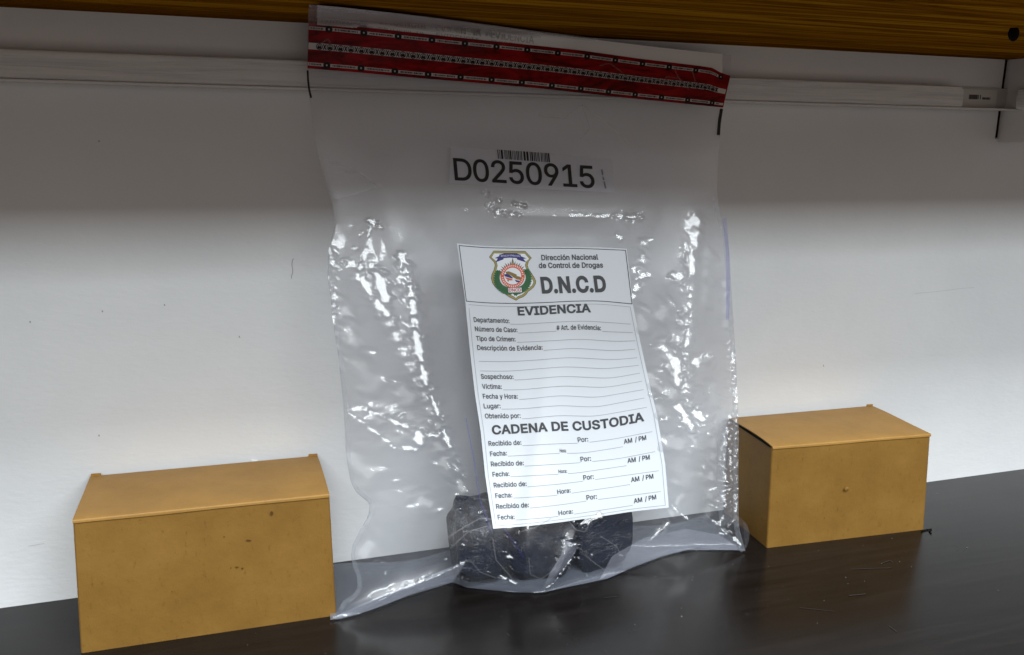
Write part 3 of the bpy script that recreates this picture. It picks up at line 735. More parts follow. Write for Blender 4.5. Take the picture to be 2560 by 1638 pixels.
FR = sheet('front_sheet', front_y, FILM_F, 480, 690, bag)
BK = sheet('back_sheet', back_y, FILM_B, 110, 160, bag)

def surf(px, py, lift):
    """points on the bag front, lifted towards the viewer by lift metres"""
    px = np.asarray(px, float); py = np.asarray(py, float)
    return at_y(px, py, front_y(px, py, False) - lift)
def ribbon(name, P, w0, w1, mat, lift, n=120, k=5, parent=None, jit=0):
    Q = resample(np.array(P, float), n, 1)
    d = np.gradient(Q, axis=0); d /= np.linalg.norm(d, axis=1)[:, None]; nn = np.stack([-d[:, 1], d[:, 0]], -1)
    a = np.linspace(w0, w1, k)
    G = Q[:, None, :] + nn[:, None, :]*a[None, :, None]
    P3 = surf(G[..., 0], G[..., 1], lift)
    if jit: P3[..., 1] += RNG.randn(*P3.shape[:2])*jit
    m = MB(); m.grid(P3); return m.build(name, mat, parent, True)

# side seals and the folded bottom band
ribbon('side_seal', LEFT[9:31], 0, -11, FILM_E, .0003, 240, 5, bag, .0002)
ribbon('side_seal', RIGHT[5:], 0, 13, FILM_E, .0003, 260, 6, bag, .00035)
ribbon('bottom_seal', BOT, 1, -15, FILM_BOT, .0002, 240, 6, bag)
def wedge(name, pts, mat, lift):
    P = resample(np.array(pts + [pts[0]], float), 60, 1)[:-1]; c = P.mean(0)
    k = np.linspace(1, 0, 8)[:, None, None]; G = c + (P[None]-c)*k
    P3 = surf(G[..., 0], G[..., 1], lift); m = MB(); n = len(P)
    m.add(P3.reshape(-1, 3), [(i*n+j, i*n+(j+1) % n, (i+1)*n+(j+1) % n, (i+1)*n+j) for i in range(7) for j in range(n)]); return m.build(name, mat, bag, True)
wedge('film_fold', [(826, 1549), (920, 1528), (1018, 1491), (1132, 1456), (1166, 1404), (1110, 1424), (1045, 1455), (960, 1486), (880, 1522)], FILM_FOLD, .0007)
wedge('film_fold', [(1500, 1448), (1579, 1420), (1660, 1390), (1744, 1369), (1858, 1376), (1800, 1338), (1715, 1322), (1610, 1345), (1530, 1390)], FILM_FOLD, .0007)
wedge('film_fold', [(1409, 1350), (1447, 1362), (1432, 1392), (1385, 1450), (1354, 1480), (1376, 1430), (1404, 1385)], FILM_FOLD, .0008)
wedge('film_fold', [(804, 396), (860, 412), (925, 440), (955, 465), (890, 482), (833, 495), (815, 440)], FILM_CRN, .0006)
wedge('film_fold', [(1795, 1050), (1838, 1040), (1842, 1150), (1842, 1300), (1800, 1320), (1790, 1200)], FILM_CRN, .0006)
ribbon('blue_glint', [(1812, 545), (1820, 640), (1821, 720), (1819, 800)], -4, 5, FILM_BLUE, .0009, 60, 3, bag)  # bluish glints of the film, put into the ribbons' own colour
ribbon('blue_glint', [(1165, 1045), (1185, 1150), (1200, 1250), (1230, 1330)], -1.8, 1.8, FILM_BLUE, .0009, 80, 3, bag)
ribbon('blue_glint', [(1258, 1318), (1285, 1355), (1310, 1396)], -1.6, 1.6, FILM_BLUE, .0009, 60, 3, bag)
for pts in ([(1118, 1345), (1160, 1318), (1200, 1296), (1228, 1298)], [(1125, 1372), (1170, 1330), (1215, 1316)], [(1232, 1345), (1240, 1400), (1275, 1440), (1296, 1470)],
            [(1322, 1395), (1326, 1436), (1352, 1448), (1385, 1425), (1398, 1395)], [(1462, 1388), (1490, 1410), (1520, 1432)], [(1300, 1330), (1340, 1318), (1378, 1296)],
            [(1420, 1300), (1440, 1325), (1462, 1330), (1480, 1300)], [(1175, 1400), (1200, 1430), (1240, 1445)], [(1500, 1340), (1540, 1365), (1560, 1400)]):
    ribbon('crease_glint', pts, -1.3, 1.3, FILM_WISP, .0009, 40, 3, bag)  # milky ribbons painting the wispy glints over the packages
for pts in ([(1650, 212), (1668, 192), (1700, 196), (1722, 224)], [(1498, 165), (1525, 158), (1556, 182)], [(1680, 160), (1694, 190), (1706, 208)], [(1730, 175), (1738, 205)],
            [(800, 110), (820, 98), (828, 112)], [(815, 400), (850, 412), (890, 425), (940, 462)], [(835, 497), (890, 484), (955, 466)], [(1345, 290), (1410, 296), (1455, 262), (1500, 290)], [(1455, 262), (1475, 320), (1450, 350)], [(1500, 290), (1545, 330), (1580, 372)]):
    ribbon('crease_glint', pts, -1.6, 1.6, FILM_WISP, .0016, 40, 3, bag)  # same ribbons, painting glare on the tape and fold edges
q0 = resample(BOT, 120, 1); g0 = at_y(q0[:, 0], q0[:, 1], np.minimum(y_at_z(q0[:, 0], q0[:, 1], .0015), .5300))
g1 = g0.copy(); uu = np.linspace(0, 1, 120); g1[:, 0] = .060 + uu*.302; g1[:, 1] = WALL_Y - .004 - .010*np.abs(np.sin(uu*9))**2; g1[:, 2] = .0016
tt = np.linspace(0, 1, 30)[None, :, None]; G = g0[:, None]*(1-tt) + g1[:, None]*tt
G[..., 2] = .0012 + .0012*np.sin(tt[..., 0]*math.pi)*(1 + np.sin(uu*31)[:, None]*np.cos(tt[..., 0]*7)) + (G[:, :1, 2]-.0012)*(1-tt[..., 0])**2
m = MB(); m.grid(G); m.build('bottom_gusset', FILM_GUS, bag, True)
# curled corner at the lower right
cc = np.array([[(1846, 1290), (1858, 1301), (1868, 1312)], [(1848, 1318), (1863, 1322), (1874, 1330)], [(1850, 1345), (1865, 1348), (1873, 1350)], [(1858, 1372), (1864, 1371), (1868, 1366)]], float)
ci = np.array([[np.interp(b*2, [0, 1, 2], [np.interp(a*3, range(4), cc[:, q, c]) for q in range(3)]) for b in np.linspace(0, 1, 9) for c in (0, 1)] for a in np.linspace(0, 1, 12)]).reshape(12, 9, 2)
bb = np.linspace(0, 1, 9)[None, :]
Yc = clampY(ci[..., 0], ci[..., 1], .5145 - .004*np.sin(bb*math.pi*.9) + 0*ci[..., 0])
m = MB(); m.grid(at_y(ci[..., 0], ci[..., 1], Yc)); m.build('curled_corner', FILM_BOT, bag, True)

# ------------------------------------------------------------------ printed matter
_cache = {}
FONT = None
try:                                   # the sans-serif that ships with Blender; the built-in face if it is not there
    FONT = bpy.data.fonts.load(bpy.utils.system_resource('DATAFILES', path='fonts') + '/Inter.woff2')
except Exception:
    FONT = None
from mathutils.geometry import delaunay_2d_cdt
def text_mesh(s, bold=0.0):
    """flat triangles of a line of text; the outlines are pushed out by bold and filled by winding number"""
    key = (s, bold)
    if key in _cache: return _cache[key]
    cu = bpy.data.curves.new('text', 'FONT'); cu.body = s; cu.size = 1; cu.space_character = .93 if s.startswith('D0') else 1.02
    if FONT: cu.font = FONT
    ob = bpy.data.objects.new('text', cu); COL.objects.link(ob)
    dg = bpy.context.evaluated_depsgraph_get()
    c2 = ob.to_curve(dg, apply_modifiers=False)
    loops = []
    for sp in c2.splines:
        bp = sp.bezier_points; n = len(bp); pts = []
        for k in range(n):
            a, b = bp[k], bp[(k+1) % n]
            p0, p1, p2, p3 = (np.array(q[:2]) for q in (a.co, a.handle_right, b.handle_left, b.co))
            straight = abs(np.cross(p3-p0, p1-p0)) + abs(np.cross(p3-p0, p2-p0)) < 1e-5
            for t in ([0.] if straight else np.linspace(0, 1, 6)[:-1]):
                pts.append((1-t)**3*p0 + 3*(1-t)**2*t*p1 + 3*(1-t)*t*t*p2 + t**3*p3)
        P = np.array(pts)
        keep = np.linalg.norm(P - np.roll(P, 1, 0), axis=1) > 1e-5
        P = P[keep]
        if len(P) >= 3: loops.append(P)
    ob.to_curve_clear(); bpy.data.objects.remove(ob); bpy.data.curves.remove(cu)
    area = lambda P: .5*np.sum(P[:, 0]*np.roll(P[:, 1], -1) - np.roll(P[:, 0], -1)*P[:, 1])
    sgn = np.sign(sum(area(P) for P in loops)) or 1
    if bold:
        out = []
        for P in loops:
            e1 = P - np.roll(P, 1, 0); e2 = np.roll(P, -1, 0) - P
            n1 = np.stack([e1[:, 1], -e1[:, 0]], -1)/np.linalg.norm(e1, axis=1)[:, None]; n2 = np.stack([e2[:, 1], -e2[:, 0]], -1)/np.linalg.norm(e2, axis=1)[:, None]
            nn = n1 + n2; nn /= np.maximum(np.linalg.norm(nn, axis=1)[:, None], 1e-6)
            k = 1/np.clip(np.sum(nn*n1, 1), .6, 1)
            out.append(P + sgn*nn*k[:, None]*bold)
        loops = out
    V = []; F = []
    # group the loops glyph by glyph (overlapping x ranges) so that each fill stays small
    loops.sort(key=lambda P: P[:, 0].min()); groups = []
    for P in loops:
        if groups and P[:, 0].min() < groups[-1][1] - 1e-4: groups[-1][0].append(P); groups[-1][1] = max(groups[-1][1], P[:, 0].max())
        else: groups.append([[P], P[:, 0].max()])
    for G, _ in groups:
        vv = []; ee = []
        for P in G:
            b = len(vv); vv += [Vector(p) for p in P]; ee += [(b+i, b+(i+1) % len(P)) for i in range(len(P))]
        ov, _e, of, *_r = delaunay_2d_cdt(vv, ee, [], 0, 1e-6)
        ov = np.array([tuple(p) for p in ov]); b0 = len(V); V += ov.tolist()
        for f in of:
            c = ov[list(f)].mean(0); w = 0.
            for P in G:
                d = P - c; d2 = np.roll(d, -1, 0)
                w += np.arctan2(d[:, 0]*d2[:, 1]-d[:, 1]*d2[:, 0], np.sum(d*d2, 1)).sum()
            if abs(w) > 3.0: F.append(tuple(b0+i for i in f))
    v = np.array(V); v[:, 0] -= v[:, 0].min()
    _cache[key] = (v, F); return v, F
CAPH = None
def cap_h():
    global CAPH
    if CAPH is None: CAPH = text_mesh('H')[0][:, 1].max()
    return CAPH
def put_text(mb, s, x0, x1, row, hpx, shear=.13, bold=.0, lift=.0007, mi=0, shrink=0):
    v, f = text_mesh(s, bold)
    W = v[:, 0].max(); ty = v[:, 1]/cap_h()*hpx
    px = x0 + v[:, 0]/W*(x1-x0) - shear*ty
    py = row(x0 + v[:, 0]/W*(x1-x0)) - ty
    mb.add(surf(px, py, lift), f, mi)
def poly(mb, pts, lift, mi=0, center=None):
    """fan of a star-shaped polygon in pixel space, subdivided once so that it follows the sheet"""
    P = np.array(pts, float); c = P.mean(0) if center is None else np.array(center, float)
    n = len(P); V = np.concatenate([P, (P+c)/2, c[None]]); f = []
    for i in range(n):
        j = (i+1) % n; f += [(i, j, n+j, n+i), (n+i, n+j, 2*n)]
    mb.add(surf(V[:, 0], V[:, 1], lift), f, mi)
def band(mb, A, B, lift, mi=0, k=2):
    A = np.array(A, float); B = np.array(B, float)
    t = np.linspace(0, 1, k)[None, :, None]
    G = A[:, None]*(1-t) + B[:, None]*t
    mb.grid(surf(G[..., 0], G[..., 1], lift), mi)
def line(mb, pts, w, lift, mi=0, n=None):
    Q = np.array(pts, float)
    if n: 
        d = np.r_[0, np.cumsum(np.linalg.norm(np.diff(Q, axis=0), axis=1))]; t = np.linspace(0, d[-1], n)
        Q = np.stack([np.interp(t, d, Q[:, 0]), np.interp(t, d, Q[:, 1])], -1)
    d = np.gradient(Q, axis=0); d /= np.linalg.norm(d, axis=1)[:, None]; nn = np.stack([-d[:, 1], d[:, 0]], -1)*w/2
    band(mb, Q-nn, Q+nn, lift, mi)
def rowfn(pts):
    P = np.array(pts, float)
    # smooth interpolation (monotone parameter x), linear extension at the ends
    def f(x):
        x = np.asarray(x, float)
        xs = np.linspace(P[0, 0], P[-1, 0], 60); ys = np.interp(xs, P[:, 0], P[:, 1])
        for _ in range(14): ys[1:-1] = (ys[:-2]+2*ys[1:-1]+ys[2:])/4
        y = np.interp(x, xs, ys)
        sl0 = (ys[4]-ys[0])/(xs[4]-xs[0]); sl1 = (ys[-1]-ys[-5])/(xs[-1]-xs[-5])
        return y + np.where(x < xs[0], (x-xs[0])*sl0, 0) + np.where(x > xs[-1], (x-xs[-1])*sl1, 0)
    return f

# the white form
E_L = np.array([(1142, 608), (1163, 753), (1173, 860), (1187, 983), (1202, 1081), (1213, 1190), (1233, 1322)], float)
E_R = np.array([(1567, 622), (1582, 760), (1602, 862), (1625, 965), (1642, 1034), (1663, 1160), (1672, 1269)], float)
TOPROW = rowfn([(1142, 608.5), (1210, 615.5), (1300, 617.5), (1429, 617), (1500, 618.5), (1567, 622)])
BOTROW = rowfn([(1233, 1322), (1326, 1315), (1400, 1306), (1486, 1294), (1579, 1279), (1672, 1269)])
def form_grid(n, mm, inset=0):
    v = np.linspace(0, 1, mm); 
    yl = 608.5 + v*(1322-608.5); yr = 622 + v*(1269-622)
    xl = np.interp(yl, E_L[:, 1], E_L[:, 0]); xr = np.interp(yr, E_R[:, 1], E_R[:, 0])
    u = np.linspace(0, 1, n)[:, None]
    X = xl[None]*(1-u) + xr[None]*u
    lin0 = 608.5 + u*(622-608.5); lin1 = 1322 + u*(1269-1322)
    Yl = yl[None]*(1-u) + yr[None]*u
    top = TOPROW(1142 + u*(1567-1142)) - lin0; bot = BOTROW(1233+u*(1672-1233)) - lin1
    return X, Yl + top*(1-v)[None] + bot*v[None]
X, Yq = form_grid(60, 90)
m = MB(); m.grid(surf(X, Yq, .0004)); form = m.build('form_label', PAPER, bag, True)

SR = lambda x: 1.0
ROWS = {
 'dep': [(1185, 807), (1273, 810), (1293, 811), (1389, 805), (1461, 802), (1509, 805), (1577, 810)],
 'num': [(1188, 830), (1293, 833), (1389, 827.5), (1461, 825), (1530, 829.5), (1580, 831)],
 'tip': [(1191, 854), (1293, 856), (1389, 851), (1449, 847), (1539, 853.6), (1587, 851.6)],
 'des': [(1194, 877), (1290, 879), (1358, 876), (1432, 870), (1537, 877), (1586, 873)],
 'bl1': [(1196, 903), (1270, 904), (1340, 900), (1423, 893), (1535, 899.5), (1592, 894)],
 'bl2': [(1199, 927), (1270, 928), (1415, 916), (1514, 922), (1595, 913)],
 'sos': [(1203, 949), (1297, 950), (1409, 940), (1525, 946), (1599, 932.6)],
 'vic': [(1206, 974), (1302, 974.5), (1406, 964), (1514, 969), (1603, 953)],
 'fec': [(1207, 998.5), (1302, 999), (1402, 988), (1490, 994), (1607, 974)],
 'lug': [(1210, 1023), (1304, 1022), (1397, 1013), (1490, 1018), (1609, 995)],
 'obt': [(1213, 1048), (1311, 1047), (1397, 1038), (1486, 1041), (1616, 1018)],
 'cad': [(1230, 1085.7), (1328, 1081), (1386, 1076), (1444, 1076), (1502, 1072), (1572, 1060), (1610, 1052)],
 'r1': [(1222, 1116.7), (1304, 1114), (1409, 1108), (1444, 1108.5), (1472, 1105.5), (1537, 1097), (1629, 1079)],
 'f1': [(1225, 1142.7), (1397, 1132.7), (1456, 1132.7), (1549, 1118), (1616, 1105.5)],
 'r2': [(1228, 1168), (1311, 1165), (1449, 1156.7), (1550, 1146), (1637, 1128.8)],
 'f2': [(1231, 1194), (1397, 1185), (1437, 1183), (1565, 1164), (1640, 1151)],
 'r3': [(1235, 1221), (1318, 1217), (1407, 1209), (1458, 1202.6), (1646, 1176.6)],
 'f3': [(1238, 1247.5), (1281, 1245), (1385, 1239), (1426, 1233), (1569, 1212), (1645, 1199)],
 'r4': [(1241.6, 1274), (1325, 1270), (1407, 1261), (1467, 1252), (1651, 1228.5)],
 'f4': [(1245, 1301), (1290, 1300), (1387, 1292), (1456, 1282), (1582, 1263), (1650, 1250)],
}
ROWF = {k: rowfn(v) for k, v in ROWS.items()}
up2 = lambda k: (lambda x: ROWF[k](x) - 2.0)
tx = MB(); ln = MB()
T_ = lambda s, x0, x1, k, h=11.5, b=.016, mi=0: put_text(tx, s, x0, x1, up2(k), h, .13, b, .0007, mi)
T_('Departamento:', 1185, 1274, 'dep'); T_('Número de Caso:', 1188, 1294, 'num', 11.5); T_('# Art. de Evidencia:', 1392, 1503, 'num', 11.5)
T_('Tipo de Crimen:', 1191, 1289, 'tip'); T_('Descripción de Evidencia:', 1194, 1357, 'des')
T_('Sospechoso:', 1203, 1284, 'sos'); T_('Víctima:', 1206, 1255, 'vic'); T_('Fecha y Hora:', 1208, 1295, 'fec')
T_('Lugar:', 1210, 1252, 'lug'); T_('Obtenido por:', 1213, 1302, 'obt')
for k, x0, xp, xh, xa in ((1, 1222, 1445, 1400, 1560), (2, 1228, 1452, 1397, 1569), (3, 1235, 1459, 1394, 1578), (4, 1241, 1467, 1397, 1585)):
    T_('Recibido de:', x0, x0+82, 'r%d' % k); T_('Por:', xp, xp+26, 'r%d' % k)
    T_('Fecha:', x0+4, x0+46, 'f%d' % k)
    hw = (16, 21, 33, 36)[k-1]
    T_('Hora:', xh, xh+hw, 'f%d' % k, 10.5 if k > 2 else 8.5)
    yo = (9, 8.5, 8, 7)[k-1]
    put_text(tx, 'AM', xa, xa+21, lambda x, k=k: ROWF['f%d' % k](x) - yo + 3, 11, .10, .018)
    put_text(tx, '/ PM', xa+28, xa+56, lambda x, k=k: ROWF['f%d' % k](x) - yo + 3, 11, .10, .018)
put_text(tx, 'EVIDENCIA', 1295, 1478, rowfn([(1293, 788), (1340, 787), (1400, 783), (1478, 780)]), 20, .10, .03, .0007)
put_text(tx, 'CADENA DE CUSTODIA', 1231, 1611, ROWF['cad'], 21, .12, .028, .0007)
put_text(tx, 'Dirección Nacional', 1354, 1496, rowfn([(1350, 650.5), (1496, 649)]), 12.6, .10, .022, .0007)
put_text(tx, 'de Control de Drogas', 1347.5, 1508, rowfn([(1347, 670), (1508, 669)]), 12.6, .10, .022, .0007)
put_text(tx, 'D.N.C.D', 1355, 1517, rowfn([(1354, 732), (1517, 728)]), 37, .13, .035, .0007)
tx.build('printed_text', [GREYINK], form)
L_ = lambda k, x0, x1: ln.grid(surf(*[np.stack([np.linspace(x0, x1, 40)]*2, 1), np.stack([ROWF[k](np.linspace(x0, x1, 40)) - .1, ROWF[k](np.linspace(x0, x1, 40)) + 1.2], 1)], .0006))
for k, x0, x1 in (('dep', 1276, 1577), ('num', 1296, 1390), ('num', 1506, 1582), ('tip', 1292, 1588), ('des', 1359, 1588), ('bl1', 1197, 1593), ('bl2', 1200, 1597),
                  ('sos', 1286, 1600), ('vic', 1258, 1605), ('fec', 1298, 1609), ('lug', 1254, 1611), ('obt', 1305, 1617)): L_(k, x0, x1)
for k, x0, xp, xh, xa in ((1, 1222, 1445, 1400, 1560), (2, 1228, 1452, 1397, 1569), (3, 1235, 1459, 1394, 1578), (4, 1241, 1467, 1397, 1585)):
    L_('r%d' % k, x0+84, xp-1); L_('r%d' % k, xp+29, (1631, 1638, 1647, 1652)[k-1]); L_('f%d' % k, x0+48, xh-1); L_('f%d' % k, xh+(18, 23, 35, 38)[k-1], xa-3)
# inner border of the lower form
xl = lambda y, o: np.interp(y, E_L[:, 1], E_L[:, 0]) + o
xr = lambda y, o: np.interp(y, E_R[:, 1], E_R[:, 0]) + o
ys = np.linspace(770, 1314, 40); line(ln, [(xl(y, 8), y) for y in ys], 1.1, .0006)
ys = np.linspace(768, 1264, 40); line(ln, [(xr(y, -8), y) for y in ys], 1.1, .0006)
line(ln, [(x, BOTROW(x) - 6.5) for x in np.linspace(1240, 1664, 50)], 1.1, .0006)
HB = rowfn([(1166, 753), (1214, 757.5), (1289, 759), (1369, 756.5), (1429, 753), (1499, 752), (1580, 760)])
line(ln, [(x, HB(x) + 8) for x in np.linspace(1172, 1577, 50)], 1.0, .0006)
ln.build('ruled_lines', [LINEINK], form, True)
bd = MB()
TB = rowfn([(1148, 614), (1210, 619.5), (1299, 621), (1429, 621), (1500, 623), (1564, 626)])
line(bd, [(x, TB(x)) for x in np.linspace(1148, 1564, 50)], 1.7, .0006)
line(bd, [(x, HB(x)) for x in np.linspace(1166, 1580, 50)], 1.8, .0006)
line(bd, [(1148+(y-614)/139*18, y) for y in np.linspace(613.5, 753.5, 20)], 1.7, .0006)
line(bd, [(1564+(y-626)/134*16, y) for y in np.linspace(625.5, 760.5, 20)], 1.7, .0006)
bd.build('header_border', [GREYINK], form, True)

# the emblem: shield, ribbon, sun rays, ring, laurel, name plate
EM = [plain('emblem_gold', (.36, .30, .085), .5), plain('emblem_outline', (.05, .055, .04), .5), plain('emblem_white', (.78, .81, .85), .5),
      plain('emblem_blue', (.035, .03, .20), .5), plain('emblem_orange', (.66, .115, .045), .5), plain('emblem_green', (.035, .14, .055), .5),
      plain('emblem_red', (.50, .03, .03), .5), plain('emblem_olive', (.24, .16, .04), .5)]
em = MB()
ex = lambda X, Y: (1200 + X*340/2407, 600 + Y*340/2407)
half = [(240, 195), (800, 200), (912, 320), (860, 380), (838, 450), (862, 520), (905, 580), (950, 650), (985, 720), (985, 770), (955, 830), (900, 880), (850, 915), (815, 970), (760, 1010), (690, 1035),
        (640, 1072), (590, 1045), (520, 1010), (460, 970), (410, 915), (340, 885), (270, 835), (220, 760), (200, 680), (210, 610), (245, 540), (268, 450), (255, 400), (220, 360), (165, 305)]
def shield(o):
    P = np.array(half, float); c = np.array([575, 620.]); 
    # inset along the local normal
    Q = np.roll(P, -1, 0) - np.roll(P, 1, 0); Q /= np.linalg.norm(Q, axis=1)[:, None]
    nn = np.stack([-Q[:, 1], Q[:, 0]], -1)
    R_ = P + nn*o; return [ex(x, y) for x, y in R_]
poly(em, shield(-4), .00052, 1, ex(575, 620)); poly(em, shield(5), .00060, 0, ex(575, 620)); poly(em, shield(36), .00068, 1, ex(575, 620)); poly(em, shield(43), .00076, 2, ex(575, 620))
RC = (578, 640)
def disc(r, lift, mi, n=36): poly(em, [ex(RC[0]+r*math.cos(a), RC[1]+r*.98*math.sin(a)) for a in np.linspace(0, 2*math.pi, n+1)[:-1]], lift, mi)
for k in range(17):                               # rays
    a = math.radians(-170 + 160*k/16); rl = 330 if k == 8 else (255 if k % 2 == 0 else 270); w = .055
    if k == 8: w = .09
    for mi, sc_, lf in ((1, 1.0, .00082), (0, .82, .00088)):
        tip = (RC[0]+rl*sc_*math.cos(a), RC[1]+rl*sc_*math.sin(a)*1.0)
        b0 = (RC[0]+185*math.cos(a-w*1.8*sc_), RC[1]+185*math.sin(a-w*1.8*sc_)); b1 = (RC[0]+185*math.cos(a+w*1.8*sc_), RC[1]+185*math.sin(a+w*1.8*sc_))
        q = [ex(*b0), ex(*tip), ex(*b1)]
        em.add(surf([p[0] for p in q], [p[1] for p in q], lf), [(0, 1, 2)], mi)
def leaf(x, y, ang, L, w, mi=5, lf=.00090):
    pts = [(0, 0), (.35, w), (.7, w*.8), (1, 0), (.7, -w*.8), (.35, -w)]
    poly(em, [ex(x + L*(p*math.cos(ang) - q*math.sin(ang)), y + L*(p*math.sin(ang) + q*math.cos(ang))) for p, q in pts], lf, mi)
for sgn in (-1, 1):
    for k in range(15):
        t = k/14; a = math.radians(90 + 100*t) if sgn < 0 else math.radians(90 - 105*t)
        rr_ = 262 + 30*math.sin(t*math.pi)
        x = RC[0] + rr_*math.cos(a); y = RC[1] + rr_*math.sin(a)
        ta = a + sgn*(-1)*math.pi/2*1.0
        for q in (-.9, -.35, .3, .9): leaf(x, y, ta + q, 92*(1-.25*t), .32, 5, .00090 + .00001*(k % 5))
leaf(630, 900, math.radians(80), 100, .25); leaf(630, 900, math.radians(100), 95, .25); leaf(625, 905, math.radians(62), 80, .25)
disc(214, .00104, 4); disc(152, .00114, 2)
for k in range(34):                               # lettering round the ring, too small to read
    if k in (0, 17): continue
    a = 2*math.pi*k/34; r0, r1 = 170, 196
    line(em, [ex(RC[0]+r0*math.cos(a), RC[1]+r0*math.sin(a)), ex(RC[0]+(r0+r1)/2*math.cos(a+.02), RC[1]+(r0+r1)/2*math.sin(a+.02)), ex(RC[0]+r1*math.cos(a+.015), RC[1]+r1*math.sin(a+.015))], 2.0, .00112, 2)
poly(em, [ex(*p) for p in [(450, 565), (510, 555), (560, 575), (620, 600), (650, 615), (650, 640), (690, 645), (730, 665), (722, 700), (660, 690), (600, 670), (540, 625), (470, 610)]], .00122, 7, ex(590, 630))
poly(em, [ex(*p) for p in [(425, 612), (480, 600), (540, 632), (580, 668), (575, 685), (520, 668), (440, 645)]], .00128, 3, ex(510, 645))
poly(em, [ex(*p) for p in [(610, 700), (650, 712), (712, 728), (690, 752), (640, 745)]], .00128, 3)
poly(em, [ex(*p) for p in [(440, 660), (500, 672), (560, 690), (590, 712), (540, 718), (470, 692)]], .00128, 4, ex(520, 692))
poly(em, [ex(*p) for p in [(600, 668), (660, 692), (722, 700), (720, 712), (650, 700)]], .00132, 4)
poly(em, [ex(*p) for p in [(480, 700), (520, 715), (495, 742)]], .00128, 7)
# ribbon
rb0 = [(340, 262), (420, 240), (530, 232), (640, 238), (722, 262)]; rb1 = [(350, 345), (430, 322), (530, 314), (640, 320), (720, 345)]
for P0, P1, mi in ((rb0, rb1, 3),):
    n_ = 24; q0 = np.array(rb0, float); q1 = np.array(rb1, float); t = np.linspace(0, 4, n_)
    A = [ex(np.interp(s, range(5), q0[:, 0]), np.interp(s, range(5), q0[:, 1])) for s in t]; B = [ex(np.interp(s, range(5), q1[:, 0]), np.interp(s, range(5), q1[:, 1])) for s in t]
    band(em, A, B, .00100, 3, 3)
for tail in ([(345, 285), (262, 322), (315, 330), (276, 395), (415, 345), (415, 325), (350, 345)], [(715, 285), (820, 328), (765, 335), (822, 400), (655, 345), (655, 325), (720, 345)]):
    poly(em, [ex(*p) for p in tail], .00094, 3, ex(360, 335) if tail[0][0] < 500 else ex(705, 338))
rbrow = lambda x: np.interp(x, [1200+370*340/2407, 1200+535*340/2407, 1200+710*340/2407], [600+300*340/2407, 600+288*340/2407, 600+302*340/2407])
put_text(em, 'REPUBLICA DOMINICANA', 1200+370*340/2407, 1200+708*340/2407, rbrow, 4.0, .1, .0, .00108, 2)
# name plate
for d, mi, lf in ((6, 1, .00118), (0, 2, .00128)):
    poly(em, [ex(*p) for p in [(496-d, 852-d), (735+d, 845-d), (742+d, 925+d), (503-d, 932+d)]], lf, mi)
put_text(em, 'DNCD', 1200+512*340/2407, 1200+730*340/2407, rowfn([(1270, 600+915*340/2407), (1310, 600+910*340/2407)]), 7.4, .08, .02, .00138, 6)
em.build('emblem', EM, form)

# the number label
m = MB()
q = np.array([(1127, 366), (1530, 398), (1539, 483), (1123, 459)], float)
u = np.linspace(0, 1, 40)[:, None, None]; v = np.linspace(0, 1, 14)[None, :, None]
G = (1-u)*(1-v)*q[0] + u*(1-v)*q[1] + u*v*q[2] + (1-u)*v*q[3]
m.grid(surf(G[..., 0], G[..., 1], .0004)); num = m.build('number_label', NUMPAPER, bag, True)
m = MB()
put_text(m, 'D0250915', 1137, 1488, rowfn([(1137, 450), (1488, 470)]), 54, .09, .010, .0008)
m.build('printed_number', [BLACKINK], num)
m = MB()
rs = np.random.RandomState(3); x = 1243.
while x < 1374:
    w = rs.choice([1.4, 2.2, 3.6, 5.0], p=[.35, .3, .2, .15]); yt = 374 + (x-1243)*.070; yb = 397 + (x-1243)*.070
    sl = .10
    m.add(surf([x - 0, x+w, x+w+2.2, x+2.2], [yt, yt+.1, yb+.1, yb], .0008), [(0, 1, 2, 3)]); x += w + rs.choice([1.6, 2.4, 3.8], p=[.45, .35, .2])
m.build('barcode', [BLACKINK], num)
m = MB(); rs = np.random.RandomState(8)
for k in range(16):                               # tiny upright print, too small to read
    if k in (5, 9): continue
    y = 424 + k*3.0; xx = 1502 + (y-424)*.21; w = rs.uniform(3.2, 5.0)
    m.add(surf([xx, xx+w, xx+w+.4, xx+.4], [y, y+.3, y+2.2, y+2.0], .0008), [(0, 1, 2, 3)])
m.build('small_print', [GREYINK], num)
# two black marks under the tape
m = MB(); line(m, [(769, 176), (770, 200), (773, 225), (778, 245)], 5, .0008, 0, 14); m.build('edge_mark', [BLACKINK], bag, True)
m = MB(); line(m, [(1804, 272), (1799, 300), (1797, 320), (1796, 338)], 8, .0008, 0, 14); m.build('edge_mark', [BLACKINK], bag, True)

# white liner above the tape with ghosted words
LT = np.array([(793, 13), (860, 19), (1000, 35), (1150, 54), (1340, 80), (1500, 101), (1640, 118), (1790, 134), (1806, 136)], float)
TT = np.array([(771.7, 56), (840, 61), (989, 77), (1139, 93.5), (1300, 110), (1450, 126), (1599, 147), (1749, 165), (1781, 170), (1800, 181), (1826, 190)], float)
TBm = np.array([(768.7, 171), (914.6, 183), (1039, 194.5), (1189, 207), (1340, 220), (1450, 232), (1599, 248), (1807.5, 269)], float)
tl = lambda P: (lambda x: np.interp(x, P[:, 0], P[:, 1]))
xs = np.linspace(793, 1806, 90)
m = MB(); t = np.linspace(0, 1, 6)[None, :]
G0 = np.stack([xs]*6, 1); G1 = tl(LT)(xs)[:, None]*(1-t) + (tl(TT)(xs)+6)[:, None]*t
m.grid(surf(G0, G1, .0003)); liner = m.build('paper_liner', LINER, bag, True)
m = MB()
